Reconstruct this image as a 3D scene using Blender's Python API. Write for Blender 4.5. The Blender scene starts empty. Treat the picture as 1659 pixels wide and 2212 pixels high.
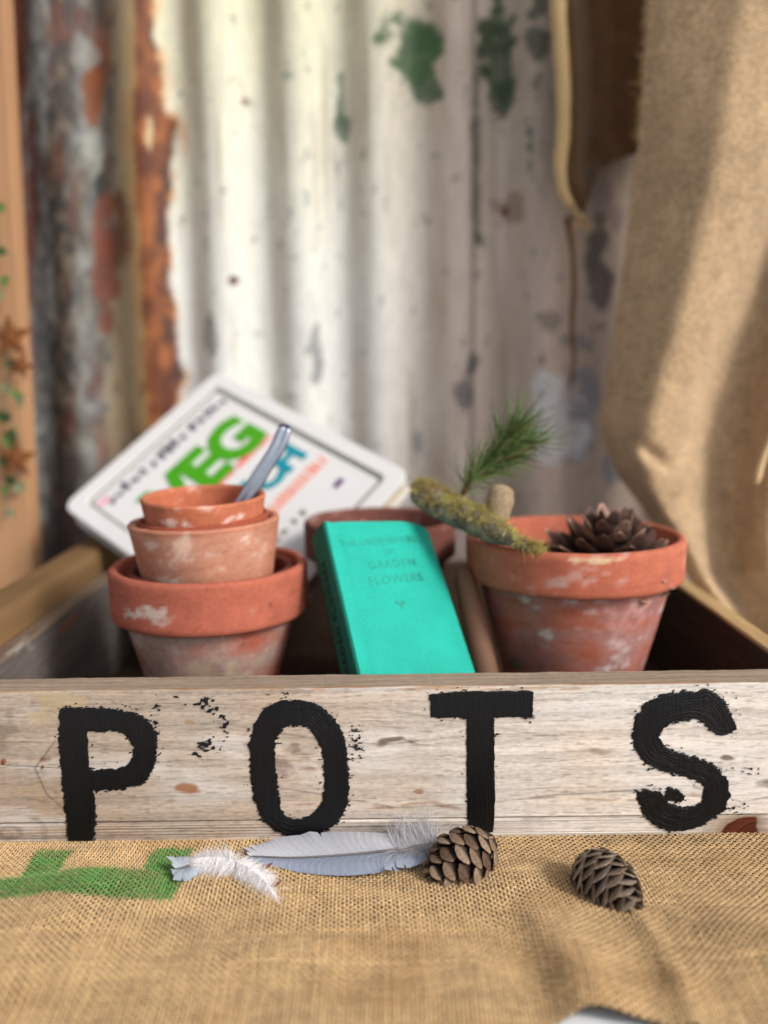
import bpy, math, random
import numpy as np
from mathutils import Vector, Matrix
R_ = math.radians
random.seed(4); rng = np.random.default_rng(7)
scene = bpy.context.scene

# ------------------------------------------------------------------ camera
D, H, F, CX, CY = .497, .282, 1900., 829.5, 1106.
PITCH, ROLL = R_(9.15), R_(.7)
cp, sp, cr, sr = math.cos(PITCH), math.sin(PITCH), math.cos(ROLL), math.sin(ROLL)
cam_d = bpy.data.cameras.new('camera'); cam = bpy.data.objects.new('camera', cam_d)
scene.collection.objects.link(cam); scene.camera = cam
right0 = Vector((1, 0, 0)); fwd = Vector((0, cp, -sp)); down0 = Vector((0, -sp, -cp))
right = right0*cr + down0*sr; up = -(down0*cr - right0*sr)
M = Matrix.Identity(4)
for i in range(3):
    M[i][0] = right[i]; M[i][1] = up[i]; M[i][2] = -fwd[i]
M.translation = Vector((0, -D, H)); cam.matrix_world = M
cam_d.sensor_fit = 'HORIZONTAL'; cam_d.sensor_width = 36; cam_d.lens = 36*F/1659
cam_d.clip_start = .01; cam_d.clip_end = 50
cam_d.dof.use_dof = True; cam_d.dof.focus_distance = .515; cam_d.dof.aperture_fstop = 3.3

# ------------------------------------------------------------------ light
SUN = Vector((.74, -.52, .62)).normalized()
w = bpy.data.worlds.new('World'); scene.world = w; w.use_nodes = True
nt = w.node_tree; nt.nodes.clear()
sky = nt.nodes.new('ShaderNodeTexSky'); sky.sky_type = 'NISHITA'; sky.sun_disc = False
sky.sun_elevation = math.asin(SUN.z); sky.sun_rotation = math.atan2(SUN.x, SUN.y)
sky.air_density = 1.0; sky.dust_density = 3.0; sky.ozone_density = .6
bg = nt.nodes.new('ShaderNodeBackground'); bg.inputs[1].default_value = .15
wo = nt.nodes.new('ShaderNodeOutputWorld')
hs = nt.nodes.new('ShaderNodeHueSaturation'); hs.inputs['Saturation'].default_value = .25
nt.links.new(sky.outputs[0], hs.inputs['Color']); nt.links.new(hs.outputs[0], bg.inputs[0]); nt.links.new(bg.outputs[0], wo.inputs[0])
sd = bpy.data.lights.new('sun', 'SUN'); sd.energy = 2.5; sd.angle = R_(14); sd.color = (1, .955, .89)
so = bpy.data.objects.new('sun', sd); scene.collection.objects.link(so)
so.rotation_euler = SUN.to_track_quat('Z', 'Y').to_euler(); so.location = SUN*2
scene.view_settings.view_transform = 'Standard'; scene.view_settings.look = 'None'
scene.view_settings.exposure = 0.08; scene.view_settings.gamma = 1
scene.render.engine = 'CYCLES'; scene.cycles.max_bounces = 8

# ------------------------------------------------------------------ helpers
C0 = np.array([0, -D, H])
def rays(u, v):
    a0 = (np.asarray(u, float)-CX)/F; b0 = (np.asarray(v, float)-CY)/F
    a = a0*cr-b0*sr; b = a0*sr+b0*cr
    return np.stack([a, cp-b*sp, -sp-b*cp], -1)
def at(u, v, Y):
    r = rays(u, v); return C0 + r*((np.asarray(Y)+D)/r[..., 1])[..., None]
def atz(u, v, z=0.):
    r = rays(u, v); return C0 + r*((np.asarray(z)-H)/r[..., 2])[..., None]
def atpl(u, v, p0, n):
    r = rays(u, v); return C0 + r*(((p0-C0)@n)/(r@n))[..., None]
def proj(p):
    q = p-C0; x = q[..., 0]; yd = q[..., 1]*-sp+q[..., 2]*-cp; f = q[..., 1]*cp-q[..., 2]*sp
    a0, b0 = x/f, yd/f
    return CX+F*(a0*cr+b0*sr), CY+F*(-a0*sr+b0*cr)
def lin(r, g=None, b=None):
    c = np.array([r, g, b] if g is not None else r, float)/255
    return np.where(c <= .04045, c/12.92, ((c+.055)/1.055)**2.4)
def sstep(a, b, x):
    t = np.clip((x-a)/(b-a), 0, 1); return t*t*(3-2*t)
def _h(ix, iy, iz, s):
    n = (ix*374761393 + iy*668265263 + iz*2147483647 + s*1274126177) & 0xffffffff
    n = ((n ^ (n >> 13))*1274126177) & 0xffffffff
    n = ((n ^ (n >> 15))*2246822519) & 0xffffffff
    return ((n ^ (n >> 16)) & 0xffff)/32767.5-1
def vnoise(p, s=0):
    i = np.floor(p).astype(np.int64); f = p-i; f = f*f*(3-2*f)
    r = 0
    for dx in (0, 1):
        wx = f[..., 0] if dx else 1-f[..., 0]
        for dy in (0, 1):
            wy = f[..., 1] if dy else 1-f[..., 1]
            for dz in (0, 1):
                wz = f[..., 2] if dz else 1-f[..., 2]
                r = r + wx*wy*wz*_h(i[..., 0]+dx, i[..., 1]+dy, i[..., 2]+dz, s)
    return r
def fbm(p, oc=4, s=0, sc=(1, 1, 1)):
    p = np.asarray(p, float)*np.array(sc, float); r = 0; a = .5; tot = 0
    for k in range(oc):
        r = r+a*vnoise(p+k*17.3, s+k); tot += a; p = p*2.03; a *= .55
    return r/tot
def mixc(a, b, t):
    return a*(1-t[..., None]) + b*t[..., None]
def grid(nu, nv, wrap=False):
    i, j = np.meshgrid(np.arange(nu if wrap else nu-1), np.arange(nv-1), indexing='ij')
    i2 = (i+1) % nu
    return np.stack([i*nv+j, i2*nv+j, i2*nv+j+1, i*nv+j+1], -1).reshape(-1, 4)
def mk_mesh(name, V, Fs, col=None, smooth=True):
    V = np.asarray(V, np.float32).reshape(-1, 3)
    me = bpy.data.meshes.new(name)
    if isinstance(Fs, np.ndarray):
        k = Fs.shape[1]; n = len(Fs)
        me.vertices.add(len(V)); me.vertices.foreach_set('co', V.ravel())
        me.loops.add(n*k); me.loops.foreach_set('vertex_index', Fs.astype(np.int32).ravel())
        me.polygons.add(n); me.polygons.foreach_set('loop_start', np.arange(0, n*k, k, dtype=np.int32))
        me.update(calc_edges=True); me.validate()
    else:
        me.from_pydata(V.tolist(), [], [list(map(int, f)) for f in Fs]); me.update()
    if col is not None:
        col = np.asarray(col, np.float32)
        if col.ndim == 1: col = np.tile(col, (len(V), 1))
        a = me.color_attributes.new('Col', 'FLOAT_COLOR', 'POINT')
        a.data.foreach_set('color', np.concatenate([np.clip(col, 0, 1), np.ones((len(V), 1), np.float32)], 1).astype(np.float32).ravel())
    if smooth: me.polygons.foreach_set('use_smooth', np.ones(len(me.polygons), bool))
    return me
def link(name, me, mat=None, parent=None, world=True, label=None, kind=None, cat=None, group=None):
    o = bpy.data.objects.new(name, me); scene.collection.objects.link(o)
    if mat and not me.materials: me.materials.append(mat)
    if parent:
        o.parent = parent
        if world:
            me.transform(wm(parent).inverted())
    for k, v in (('label', label), ('kind', kind), ('category', cat), ('group', group)):
        if v: o[k] = v
    return o
def wm(o):
    m = Matrix.LocRotScale(o.location, o.rotation_euler, o.scale)
    return wm(o.parent) @ m if o.parent else m
def thing(name, loc, label, cat, group=None):
    o = bpy.data.objects.new(name, None); o.empty_display_size = .02; scene.collection.objects.link(o)
    o.location = loc; o['label'] = label; o['category'] = cat
    if group: o['group'] = group
    return o
def part(name, V, Fs, mat, parent, col=None, smooth=True, **k):
    return link(name, mk_mesh(name, V, Fs, col, smooth), mat, parent, **k)

def material(name, color=None, rough=.8, spec=.3, var=.15, vscale=200, bump=.3, bscale=400, bdist=.0005,
             stretch=(1, 1, 1), metallic=0., sheen=0., detail=6, trans=0., weave=None, var2=0., v2scale=30, coat=0.):
    m = bpy.data.materials.new(name); m.use_nodes = True; t = m.node_tree; N = t.nodes; L = t.links
    b = N['Principled BSDF']; tc = N.new('ShaderNodeTexCoord')
    mp = N.new('ShaderNodeMapping'); mp.inputs['Scale'].default_value = stretch; L.new(tc.outputs['Object'], mp.inputs[0])
    if color is None:
        a = N.new('ShaderNodeAttribute'); a.attribute_name = 'Col'; base = a.outputs['Color']
    else:
        a = N.new('ShaderNodeRGB'); a.outputs[0].default_value = (*[float(x) for x in color], 1); base = a.outputs[0]
    def noise(sc, d=detail):
        n = N.new('ShaderNodeTexNoise'); n.inputs['Scale'].default_value = sc; n.inputs['Detail'].default_value = d
        n.inputs['Roughness'].default_value = .62; L.new(mp.outputs[0], n.inputs['Vector']); return n.outputs[0]
    def vary(base, sc, amt):
        mr = N.new('ShaderNodeMapRange'); mr.inputs[1].default_value = .25; mr.inputs[2].default_value = .75
        mr.inputs[3].default_value = 1-amt; mr.inputs[4].default_value = 1+amt; L.new(noise(sc), mr.inputs[0])
        vm = N.new('ShaderNodeVectorMath'); vm.operation = 'SCALE'; L.new(base, vm.inputs[0]); L.new(mr.outputs[0], vm.inputs['Scale'])
        return vm.outputs[0]
    if var: base = vary(base, vscale, var)
    if var2: base = vary(base, v2scale, var2)
    hgt = noise(bscale)
    if weave:
        uv = N.new('ShaderNodeUVMap'); sx = N.new('ShaderNodeSeparateXYZ'); L.new(uv.outputs[0], sx.inputs[0])
        def mth(op, a_, b_=None):
            q = N.new('ShaderNodeMath'); q.operation = op
            for i, z in enumerate((a_, b_)):
                if z is None: continue
                if isinstance(z, (int, float)): q.inputs[i].default_value = z
                else: L.new(z, q.inputs[i])
            return q.outputs[0]
        k = math.pi/weave
        cx = mth('COSINE', mth('MULTIPLY', sx.outputs[0], k)); cy = mth('COSINE', mth('MULTIPLY', sx.outputs[1], k))
        pr = mth('ABSOLUTE', mth('MULTIPLY', cx, cy))
        base2 = N.new('ShaderNodeVectorMath'); base2.operation = 'SCALE'; L.new(base, base2.inputs[0])
        L.new(mth('ADD', mth('MULTIPLY', pr, .75), .66), base2.inputs['Scale']); base = base2.outputs[0]
        hgt = mth('ADD', pr, mth('MULTIPLY', hgt, .6))
    L.new(base, b.inputs['Base Color'])
    b.inputs['Roughness'].default_value = rough; b.inputs['Specular IOR Level'].default_value = spec
    b.inputs['Metallic'].default_value = metallic
    if sheen: b.inputs['Sheen Weight'].default_value = sheen
    if coat: b.inputs['Coat Weight'].default_value = coat
    if bump:
        bp = N.new('ShaderNodeBump'); bp.inputs['Strength'].default_value = bump; bp.inputs['Distance'].default_value = bdist
        L.new(hgt, bp.inputs['Height']); L.new(bp.outputs[0], b.inputs['Normal'])
    if trans:
        tr = N.new('ShaderNodeBsdfTranslucent'); L.new(base, tr.inputs[0]); mx = N.new('ShaderNodeMixShader'); mx.inputs[0].default_value = trans
        L.new(b.outputs[0], mx.inputs[1]); L.new(tr.outputs[0], mx.inputs[2]); L.new(mx.outputs[0], N['Material Output'].inputs[0])
    return m
M_wood = material('weathered_wood', rough=.85, spec=.15, var=.09, vscale=420, bump=.4, bscale=420, bdist=.0004, stretch=(.12, 1, 1), var2=.05, v2scale=60)
M_woodside = material('dark_weathered_wood', rough=.9, spec=.15, var=.3, vscale=160, bump=.6, bscale=200, bdist=.0006, stretch=(1, .1, 1))
M_paint = material('black_paint', color=(.0026, .0031, .0042), rough=.4, spec=.3, var=.3, vscale=300, bump=.9, bscale=300, bdist=.0007, stretch=(1, 1, .12))
M_paintd = material('black_paint_dabs', color=(.005, .0055, .007), rough=.5, spec=.35, var=0, bump=.3)
M_clay = material('terracotta', rough=.86, spec=.2, var=.13, vscale=350, bump=.35, bscale=700, bdist=.0004, var2=.12, v2scale=60)
M_jute = material('jute_yarn', rough=.9, spec=.15, var=.25, vscale=900, bump=.5, bscale=2500, bdist=.0003, sheen=.15)
M_jutebase = material('jute_backing', color=lin(46, 32, 20), rough=.95, spec=.05, bump=.2)
M_burlap = material('hanging_burlap', rough=.92, spec=.12, var=.4, vscale=260, bump=.9, bdist=.0009, bscale=900, weave=.0026, var2=.2, v2scale=50, sheen=.2)
M_metal = material('painted_iron', rough=.62, spec=.35, var=.12, vscale=120, bump=.3, bscale=90, bdist=.0008, stretch=(1, 1, .35))
M_table = material('white_table_paint', color=(.82, .83, .85), rough=.6, spec=.2, var=.04, vscale=20, bump=.05)
M_cone = material('cone_scale', rough=.7, spec=.35, var=.45, vscale=7, bump=.8, bscale=14, bdist=.0008, var2=.25, v2scale=2)
M_book = material('green_book_cloth', color=lin(34, 178, 160)*.86, rough=.72, spec=.22, var=.10, vscale=420, bump=.6, bscale=1500, bdist=.0004, var2=.12, v2scale=34)
M_bookspine = material('green_book_cloth_shaded', color=lin(38, 136, 112)*.5, rough=.75, spec=.25, var=.06, vscale=800, bump=.45, bscale=1800, bdist=.0003)  # cover cloth again, darkened with the shade of the spine side
M_ink = material('dark_green_stamping', color=lin(24, 148, 130)*.82, rough=.6, var=.1, bump=0)
M_pages = material('page_edges', color=(.55, .47, .33), rough=.9, var=.2, vscale=900, stretch=(1, 1, 12), bump=.3)
M_white = material('glossy_white_cover', color=(.68, .67, .67), rough=.38, spec=.45, var=.02, bump=0)
def flat(n, c, rough=.5): return material(n, color=c, rough=rough, var=.05, bump=0)
M_green = flat('green_print', lin(72, 160, 22)*.9); M_teal = flat('teal_print', lin(0, 140, 158)*.95); M_red = flat('red_print', lin(236, 90, 90))
M_orange = flat('salmon_print', lin(238, 150, 130)); M_black = flat('charcoal_print', lin(70, 66, 82)); M_line = flat('olive_grey_line', lin(132, 130, 116)); M_pink = flat('pink_print', lin(230, 170, 190)); M_purple = flat('purple_print', lin(90, 50, 110))
M_steel = material('steel', color=(.42, .46, .55), rough=.28, metallic=.9, var=.1, bump=.1, bscale=300)
M_feather = material('feather_vane', rough=.6, spec=.3, var=.06, vscale=500, bump=0, trans=.25)
M_down = material('feather_down', rough=.8, spec=.2, var=.05, bump=0, trans=.4)
M_fib = material('loose_fibre', rough=.8, spec=.2, var=.1, bump=0, trans=.2)
M_bark = material('lichen_bark', rough=.95, spec=.1, var=.35, vscale=350, bump=.9, bscale=420, bdist=.0015)
M_moss = material('moss', rough=.85, spec=.15, var=.2, vscale=300, bump=0, trans=.25)
M_needle = material('pine_needle', rough=.5, spec=.4, var=.15, vscale=80, bump=0, trans=.15)
M_pine = material('planed_pine', color=lin(186, 142, 104)*.85, rough=.7, spec=.25, var=.14, vscale=60, bump=.2, stretch=(1, 1, .06), bscale=150)
M_beam = material('tan_timber', color=lin(134, 104, 70)*.75, rough=.85, spec=.15, var=.2, vscale=60, bump=.4, bscale=150, stretch=(1, .1, 1))
M_rust = material('rusted_steel', color=lin(132, 80, 42)*.75, rough=.85, var=.35, vscale=120, bump=.4, bscale=300)
M_leaf = material('garland_leaf', rough=.5, spec=.35, var=.12, bump=0, trans=.3)

def inpoly(u, v, poly):
    poly = np.asarray(poly, float); r = np.zeros(np.shape(u), bool); n = len(poly)
    for i in range(n):
        (x1, y1), (x2, y2) = poly[i], poly[(i+1) % n]
        if y1 == y2: continue
        c = ((y1 > v) != (y2 > v)) & (u < (x2-x1)*(v-y1)/(y2-y1)+x1)
        r ^= c
    return r
def sdf(u, v, poly):   # negative inside
    poly = np.asarray(poly, float); n = len(poly); d = np.full(np.shape(u), 1e9)
    for i in range(n):
        a, b = poly[i], poly[(i+1) % n]; e = b-a
        t = np.clip(((u-a[0])*e[0]+(v-a[1])*e[1])/(e@e+1e-9), 0, 1)
        d = np.minimum(d, np.hypot(u-a[0]-t*e[0], v-a[1]-t*e[1]))
    return np.where(inpoly(u, v, poly), -d, d)
def smoothpoly(P, it=2):
    P = np.asarray(P, float)
    for _ in range(it):
        Q = np.roll(P, -1, 0); P = np.stack([P*.75+Q*.25, P*.25+Q*.75], 1).reshape(-1, 2)
    return P
def ribbons(P, Dr, L, curl, width, seg=4, col=None, wdir=None, taper=True):
    """many thin hairs in one mesh: P start, Dr direction, L length, curl sideways drift"""
    n = len(P); s = np.linspace(0, 1, seg+1)[None, :, None]
    L = np.asarray(L).reshape(-1, 1, 1) if np.ndim(L) else L
    pts = P[:, None]+Dr[:, None]*L*s+curl[:, None]*L*s*s
    tan = np.gradient(pts, axis=1); tan /= np.linalg.norm(tan, axis=2, keepdims=True)+1e-12
    if wdir is None: wdir = rng.normal(size=(n, 3))
    wv = np.cross(tan, np.broadcast_to(wdir[:, None], tan.shape)); wv /= np.linalg.norm(wv, axis=2, keepdims=True)+1e-12
    ww = (width if np.ndim(width) == 0 else np.asarray(width).reshape(-1, 1, 1))*.5
    tp = (1-s*.8) if taper else np.ones_like(s)
    V = np.stack([pts-wv*ww*tp, pts+wv*ww*tp], 2).reshape(-1, 3)
    b = (np.arange(n)*(seg+1)*2)[:, None]+np.arange(seg)[None]*2
    Fq = np.stack([b, b+1, b+3, b+2], -1).reshape(-1, 4)
    c = np.repeat(col, (seg+1)*2, 0) if col is not None and np.ndim(col) == 2 else col
    return V, Fq, c
def boxv(x0, x1, y0, y1, z0, z1, n=(1, 1, 1)):
    V = [(x, y, z) for x in (x0, x1) for y in (y0, y1) for z in (z0, z1)]
    Fs = [(0, 1, 3, 2), (4, 6, 7, 5), (0, 4, 5, 1), (2, 3, 7, 6), (0, 2, 6, 4), (1, 5, 7, 3)]
    return np.array(V, float), Fs
def bevel(o, w=.001, seg=2):
    m = o.modifiers.new('bevel', 'BEVEL'); m.width = w; m.segments = seg; m.limit_method = 'ANGLE'
def tube(pts, rad, k=10, rough=0., cap=True):
    pts = np.asarray(pts, float); rad = np.broadcast_to(np.asarray(rad, float), (len(pts),))
    T = np.gradient(pts, axis=0); T /= np.linalg.norm(T, axis=1, keepdims=True)
    n0 = np.cross(T[0], [0.1, .3, 1.]); n0 /= np.linalg.norm(n0); V = []
    for p, t, r in zip(pts, T, rad):
        n0 = n0-t*(n0@t); n0 /= np.linalg.norm(n0); b0 = np.cross(t, n0)
        a = np.arange(k)/k*2*np.pi
        V.append(p+r*(np.cos(a)[:, None]*n0+np.sin(a)[:, None]*b0))
    V = np.array(V); n = len(pts); Fs = []
    for i in range(n-1):
        for j in range(k):
            Fs.append((i*k+j, i*k+(j+1) % k, (i+1)*k+(j+1) % k, (i+1)*k+j))
    Fs.append(tuple(range(k))[::-1]); Fs.append(tuple((n-1)*k+j for j in range(k)))
    return V.reshape(-1, 3), Fs
def spline(P, n):
    P = np.asarray(P, float); k = len(P); t = np.linspace(0, k-1, n); i = np.clip(t.astype(int), 0, k-2); f = (t-i)[:, None]
    Q = np.vstack([2*P[0]-P[1], P, 2*P[-1]-P[-2]])
    a, b, c, d = Q[i], Q[i+1], Q[i+2], Q[i+3]
    return .5*((2*b)+(c-a)*f+(2*a-5*b+4*c-d)*f**2+(3*b-a-3*c+d)*f**3)
def interp(x, xs, ys):
    return np.interp(x, xs, ys)

# ------------------------------------------------------------------ table and cloth runner
V, Fs = boxv(-.75, .75, -.42, .62, -.03, -.0022)
o = link('tabletop', mk_mesh('tabletop', V, Fs, smooth=False), M_table, kind='structure'); bevel(o, .002)

def yedge(x):   # front hem of the runner
    u = CX + x/.387*F
    base = interp(u, [-600, 0, 700, 1040, 1110, 1180, 1254, 1330, 1440, 1600, 2400],
                  [-.163, -.163, -.163, -.163, -.1605, -.1565, -.1535, -.1550, -.1592, -.162, -.161])
    return base + .0012*fbm(np.stack([x*60, x*0, x*0], -1), 2, 5)
E0, E1 = atz(1150, 1900)[:2], atz(1262, 2205)[:2]
ed = (E1-E0); el = np.linalg.norm(ed); ed = ed/el; en = np.array([-ed[1], ed[0]])
if en[0] < 0: en = -en
def clothz(x, y):
    z = np.full(np.shape(x), .0012)
    q = np.stack([x-E0[0], y-E0[1]], -1); t = (q@ed)/el; s = (q@en) + .003*np.sin(t*5)
    g = sstep(-.05, 1.0, t)*(1-.45*sstep(.8, 1.05, t))
    prof = np.where(s < 0, np.exp(-(s/.0135)**2), np.exp(-(s/.024)**2))
    z = z + .0115*g*prof
    s2 = s-.043-.004*np.sin(t*3); z = z + .0045*g*np.exp(-(s2/.006)**2)
    s3 = s+.022; z = z - .0035*sstep(.2, 1.1, t)*np.exp(-(s3/.016)**2)
    z = z + .0040*np.exp(-((x+.165)/.05)**2-((y+.07)/.03)**2) + .0035*np.exp(-((x+.06)/.06)**2-((y+.115)/.018)**2)
    z = z + .0025*np.exp(-((x-.03)/.035)**2-((y+.135)/.02)**2)
    z = z + .0030*np.exp(-((x-.19)/.03)**2-((y+.11+.4*(x-.19))/.02)**2)
    z = z + .0042*(fbm(np.stack([x*17, y*24, x*0], -1), 3, 9)+.4)
    k = sstep(.0, .05, -y)
    return .0008 + (z-.0008)*k
PX0, PX1, PY0 = -.34, .34, .03
pitch = .00205
gp = [(x*.2604, 1809+y*.2604) for x, y in [(310,105),(605,105),(490,275),(620,250),(900,243),(1190,265),(1225,170),(1290,90),(1605,85),(1560,200),(1500,380),(1420,520),(1200,512),(900,498),(650,465),(400,455),(150,495),(-100,520),(-100,350),(180,320),(240,210)]]
def clothcol(P, base):
    n1 = fbm(P, 3, 21, (22, 30, 0)); n2 = fbm(P, 4, 22, (90, 120, 0)); n4 = fbm(P, 3, 25, (300, 400, 0))
    c = base*(1+.26*n1+.16*n2+.2*n4)[:, None]; c = mixc(c, c*np.array([.72, .66, .6]), np.clip(n1*1.6-.1, 0, .7))
    u, v = proj(P); d = sdf(u, v, gp)+5*fbm(P, 3, 23, (600, 600, 0))
    m = np.clip(.5-d/7, 0, 1)*(.86+.2*n2-.25*(fbm(P, 2, 24, (800, 800, 0)) > .35))
    g = mixc(np.tile(lin(58, 126, 52), (len(P), 1)), np.tile(lin(88, 160, 74), (len(P), 1)), np.clip(.5+n2, 0, 1))
    return mixc(c, g*.8, np.clip(m, 0, 1))
runner = thing('burlap_runner', (0, -.07, 0), 'coarse tan burlap cloth with green stencil paint lying under the wooden box', 'burlap cloth')
nx, ny = 240, 70
xs = np.linspace(PX0, PX1, nx); qs = np.linspace(0, 1, ny); X, Q = np.meshgrid(xs, qs, indexing='ij'); Y = PY0+(yedge(X)-PY0)*Q
Z = clothz(X, Y)-.0009
Vt = np.stack([X, Y, Z], -1).reshape(-1, 3)
part('backing', Vt, grid(nx, ny), M_jutebase, runner)
def yarns(direction):
    nw = int((PX1-PX0)/pitch); nf = int((PY0+.163)/pitch)
    if direction == 'warp':
        nA, nB = nw, nf
    else: nA, nB = nf, nw
    ks = np.arange(nB*2+1)/2.0
    A, K = np.meshgrid(np.arange(nA)+.0, ks, indexing='ij')
    thick = (.00076 if direction == 'warp' else .00070)*(1+.5*fbm(np.stack([A*3.1, K*.16, A*0], -1), 3, 31 if direction == 'warp' else 32))
    jit = .00034*fbm(np.stack([A*2.7, K*.25, A*0], -1), 3, 35)+.00009*rng.normal(size=(nA, 1))
    phase = np.cos(np.pi*(A+K+.0))*(1 if direction == 'warp' else -1)
    hz = .00052*phase
    c = np.array([-1, -.45, .45, 1]); hh = np.array([-.35, .42, .42, -.35])
    if direction == 'warp':
        x = PX0+(A+.5)*pitch+jit; q = np.clip(K/nB, 0, 1)
        x = x + .004*np.sin(q*2.2+x*9)*sstep(0, 1, q) - .16*(.03-(PY0+(yedge(x)-PY0)*q))*np.clip(-x-.05, 0, 1)
        X = x[..., None]+c*thick[..., None]*.78; y = PY0+(yedge(x)-PY0)*q; Y = np.repeat(y[..., None], 4, -1)
        xc, yc = x, y
    else:
        q = (A+.5)/nA; xc = PX0+K*pitch; yc = PY0+(yedge(xc)-PY0)*q+jit
        X = np.repeat(xc[..., None], 4, -1); Y = yc[..., None]+c*thick[..., None]*.78
    Z = clothz(xc, yc)[..., None]+hz[..., None]+hh*thick[..., None]
    V = np.stack([X, Y, Z], -1).reshape(-1, 3)
    n2 = K.shape[1]; i, j, m = np.meshgrid(np.arange(nA), np.arange(n2-1), np.arange(3), indexing='ij')
    b = (i*n2+j)*4+m
    Fq = np.stack([b, b+1, b+5, b+4], -1).reshape(-1, 4)
    per = np.repeat(1+.08*rng.normal(size=nA), n2*4)
    col = clothcol(V, lin(208, 176, 130)*.93 if direction == 'warp' else lin(198, 164, 120)*.92)*np.clip(per, .7, 1.35)[:, None]
    return V, Fq, col
for nm, dr in (('warp_yarns', 'warp'), ('weft_yarns', 'weft')):
    V, Fq, col = yarns(dr); part(nm, V, Fq, M_jute, runner, col, kind='stuff')
n = 15000
x = rng.uniform(-.29, .29, n); y = -.152*rng.uniform(0, 1, n)**.8
P = np.stack([x, y, clothz(x, y)+.0006], -1); a = rng.uniform(0, 2*np.pi, n)
Dr = np.stack([np.cos(a), np.sin(a), rng.uniform(.02, .5, n)], -1); cu = rng.normal(size=(n, 3))*.5; cu[:, 2] = -rng.uniform(.1, .6, n)
col = clothcol(P, lin(230, 200, 152))*rng.uniform(.8, 1.2, (n, 1))
V, Fq, c = ribbons(P, Dr, rng.uniform(.002, .008, n), cu, .00013, 4, col)
part('loose_fibres', V, Fq, M_fib, runner, c, kind='stuff')
# a longer pale fibre lying across the cloth
P = atz(np.array([575.]), np.array([2090.]), .004); e = atz(720, 2040, .004)-P[0]
V, Fq, c = ribbons(P, e[None]/np.linalg.norm(e), np.array([.05]), np.array([[.1, .15, 0]]), .0005, 12, np.tile(lin(232, 205, 160), (1, 1)), wdir=np.array([[0, 0, 1.]]))
V[:, 2] = clothz(V[:, 0], V[:, 1])+.0014
part('loose_thread', V, Fq, M_fib, runner, c)

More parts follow.
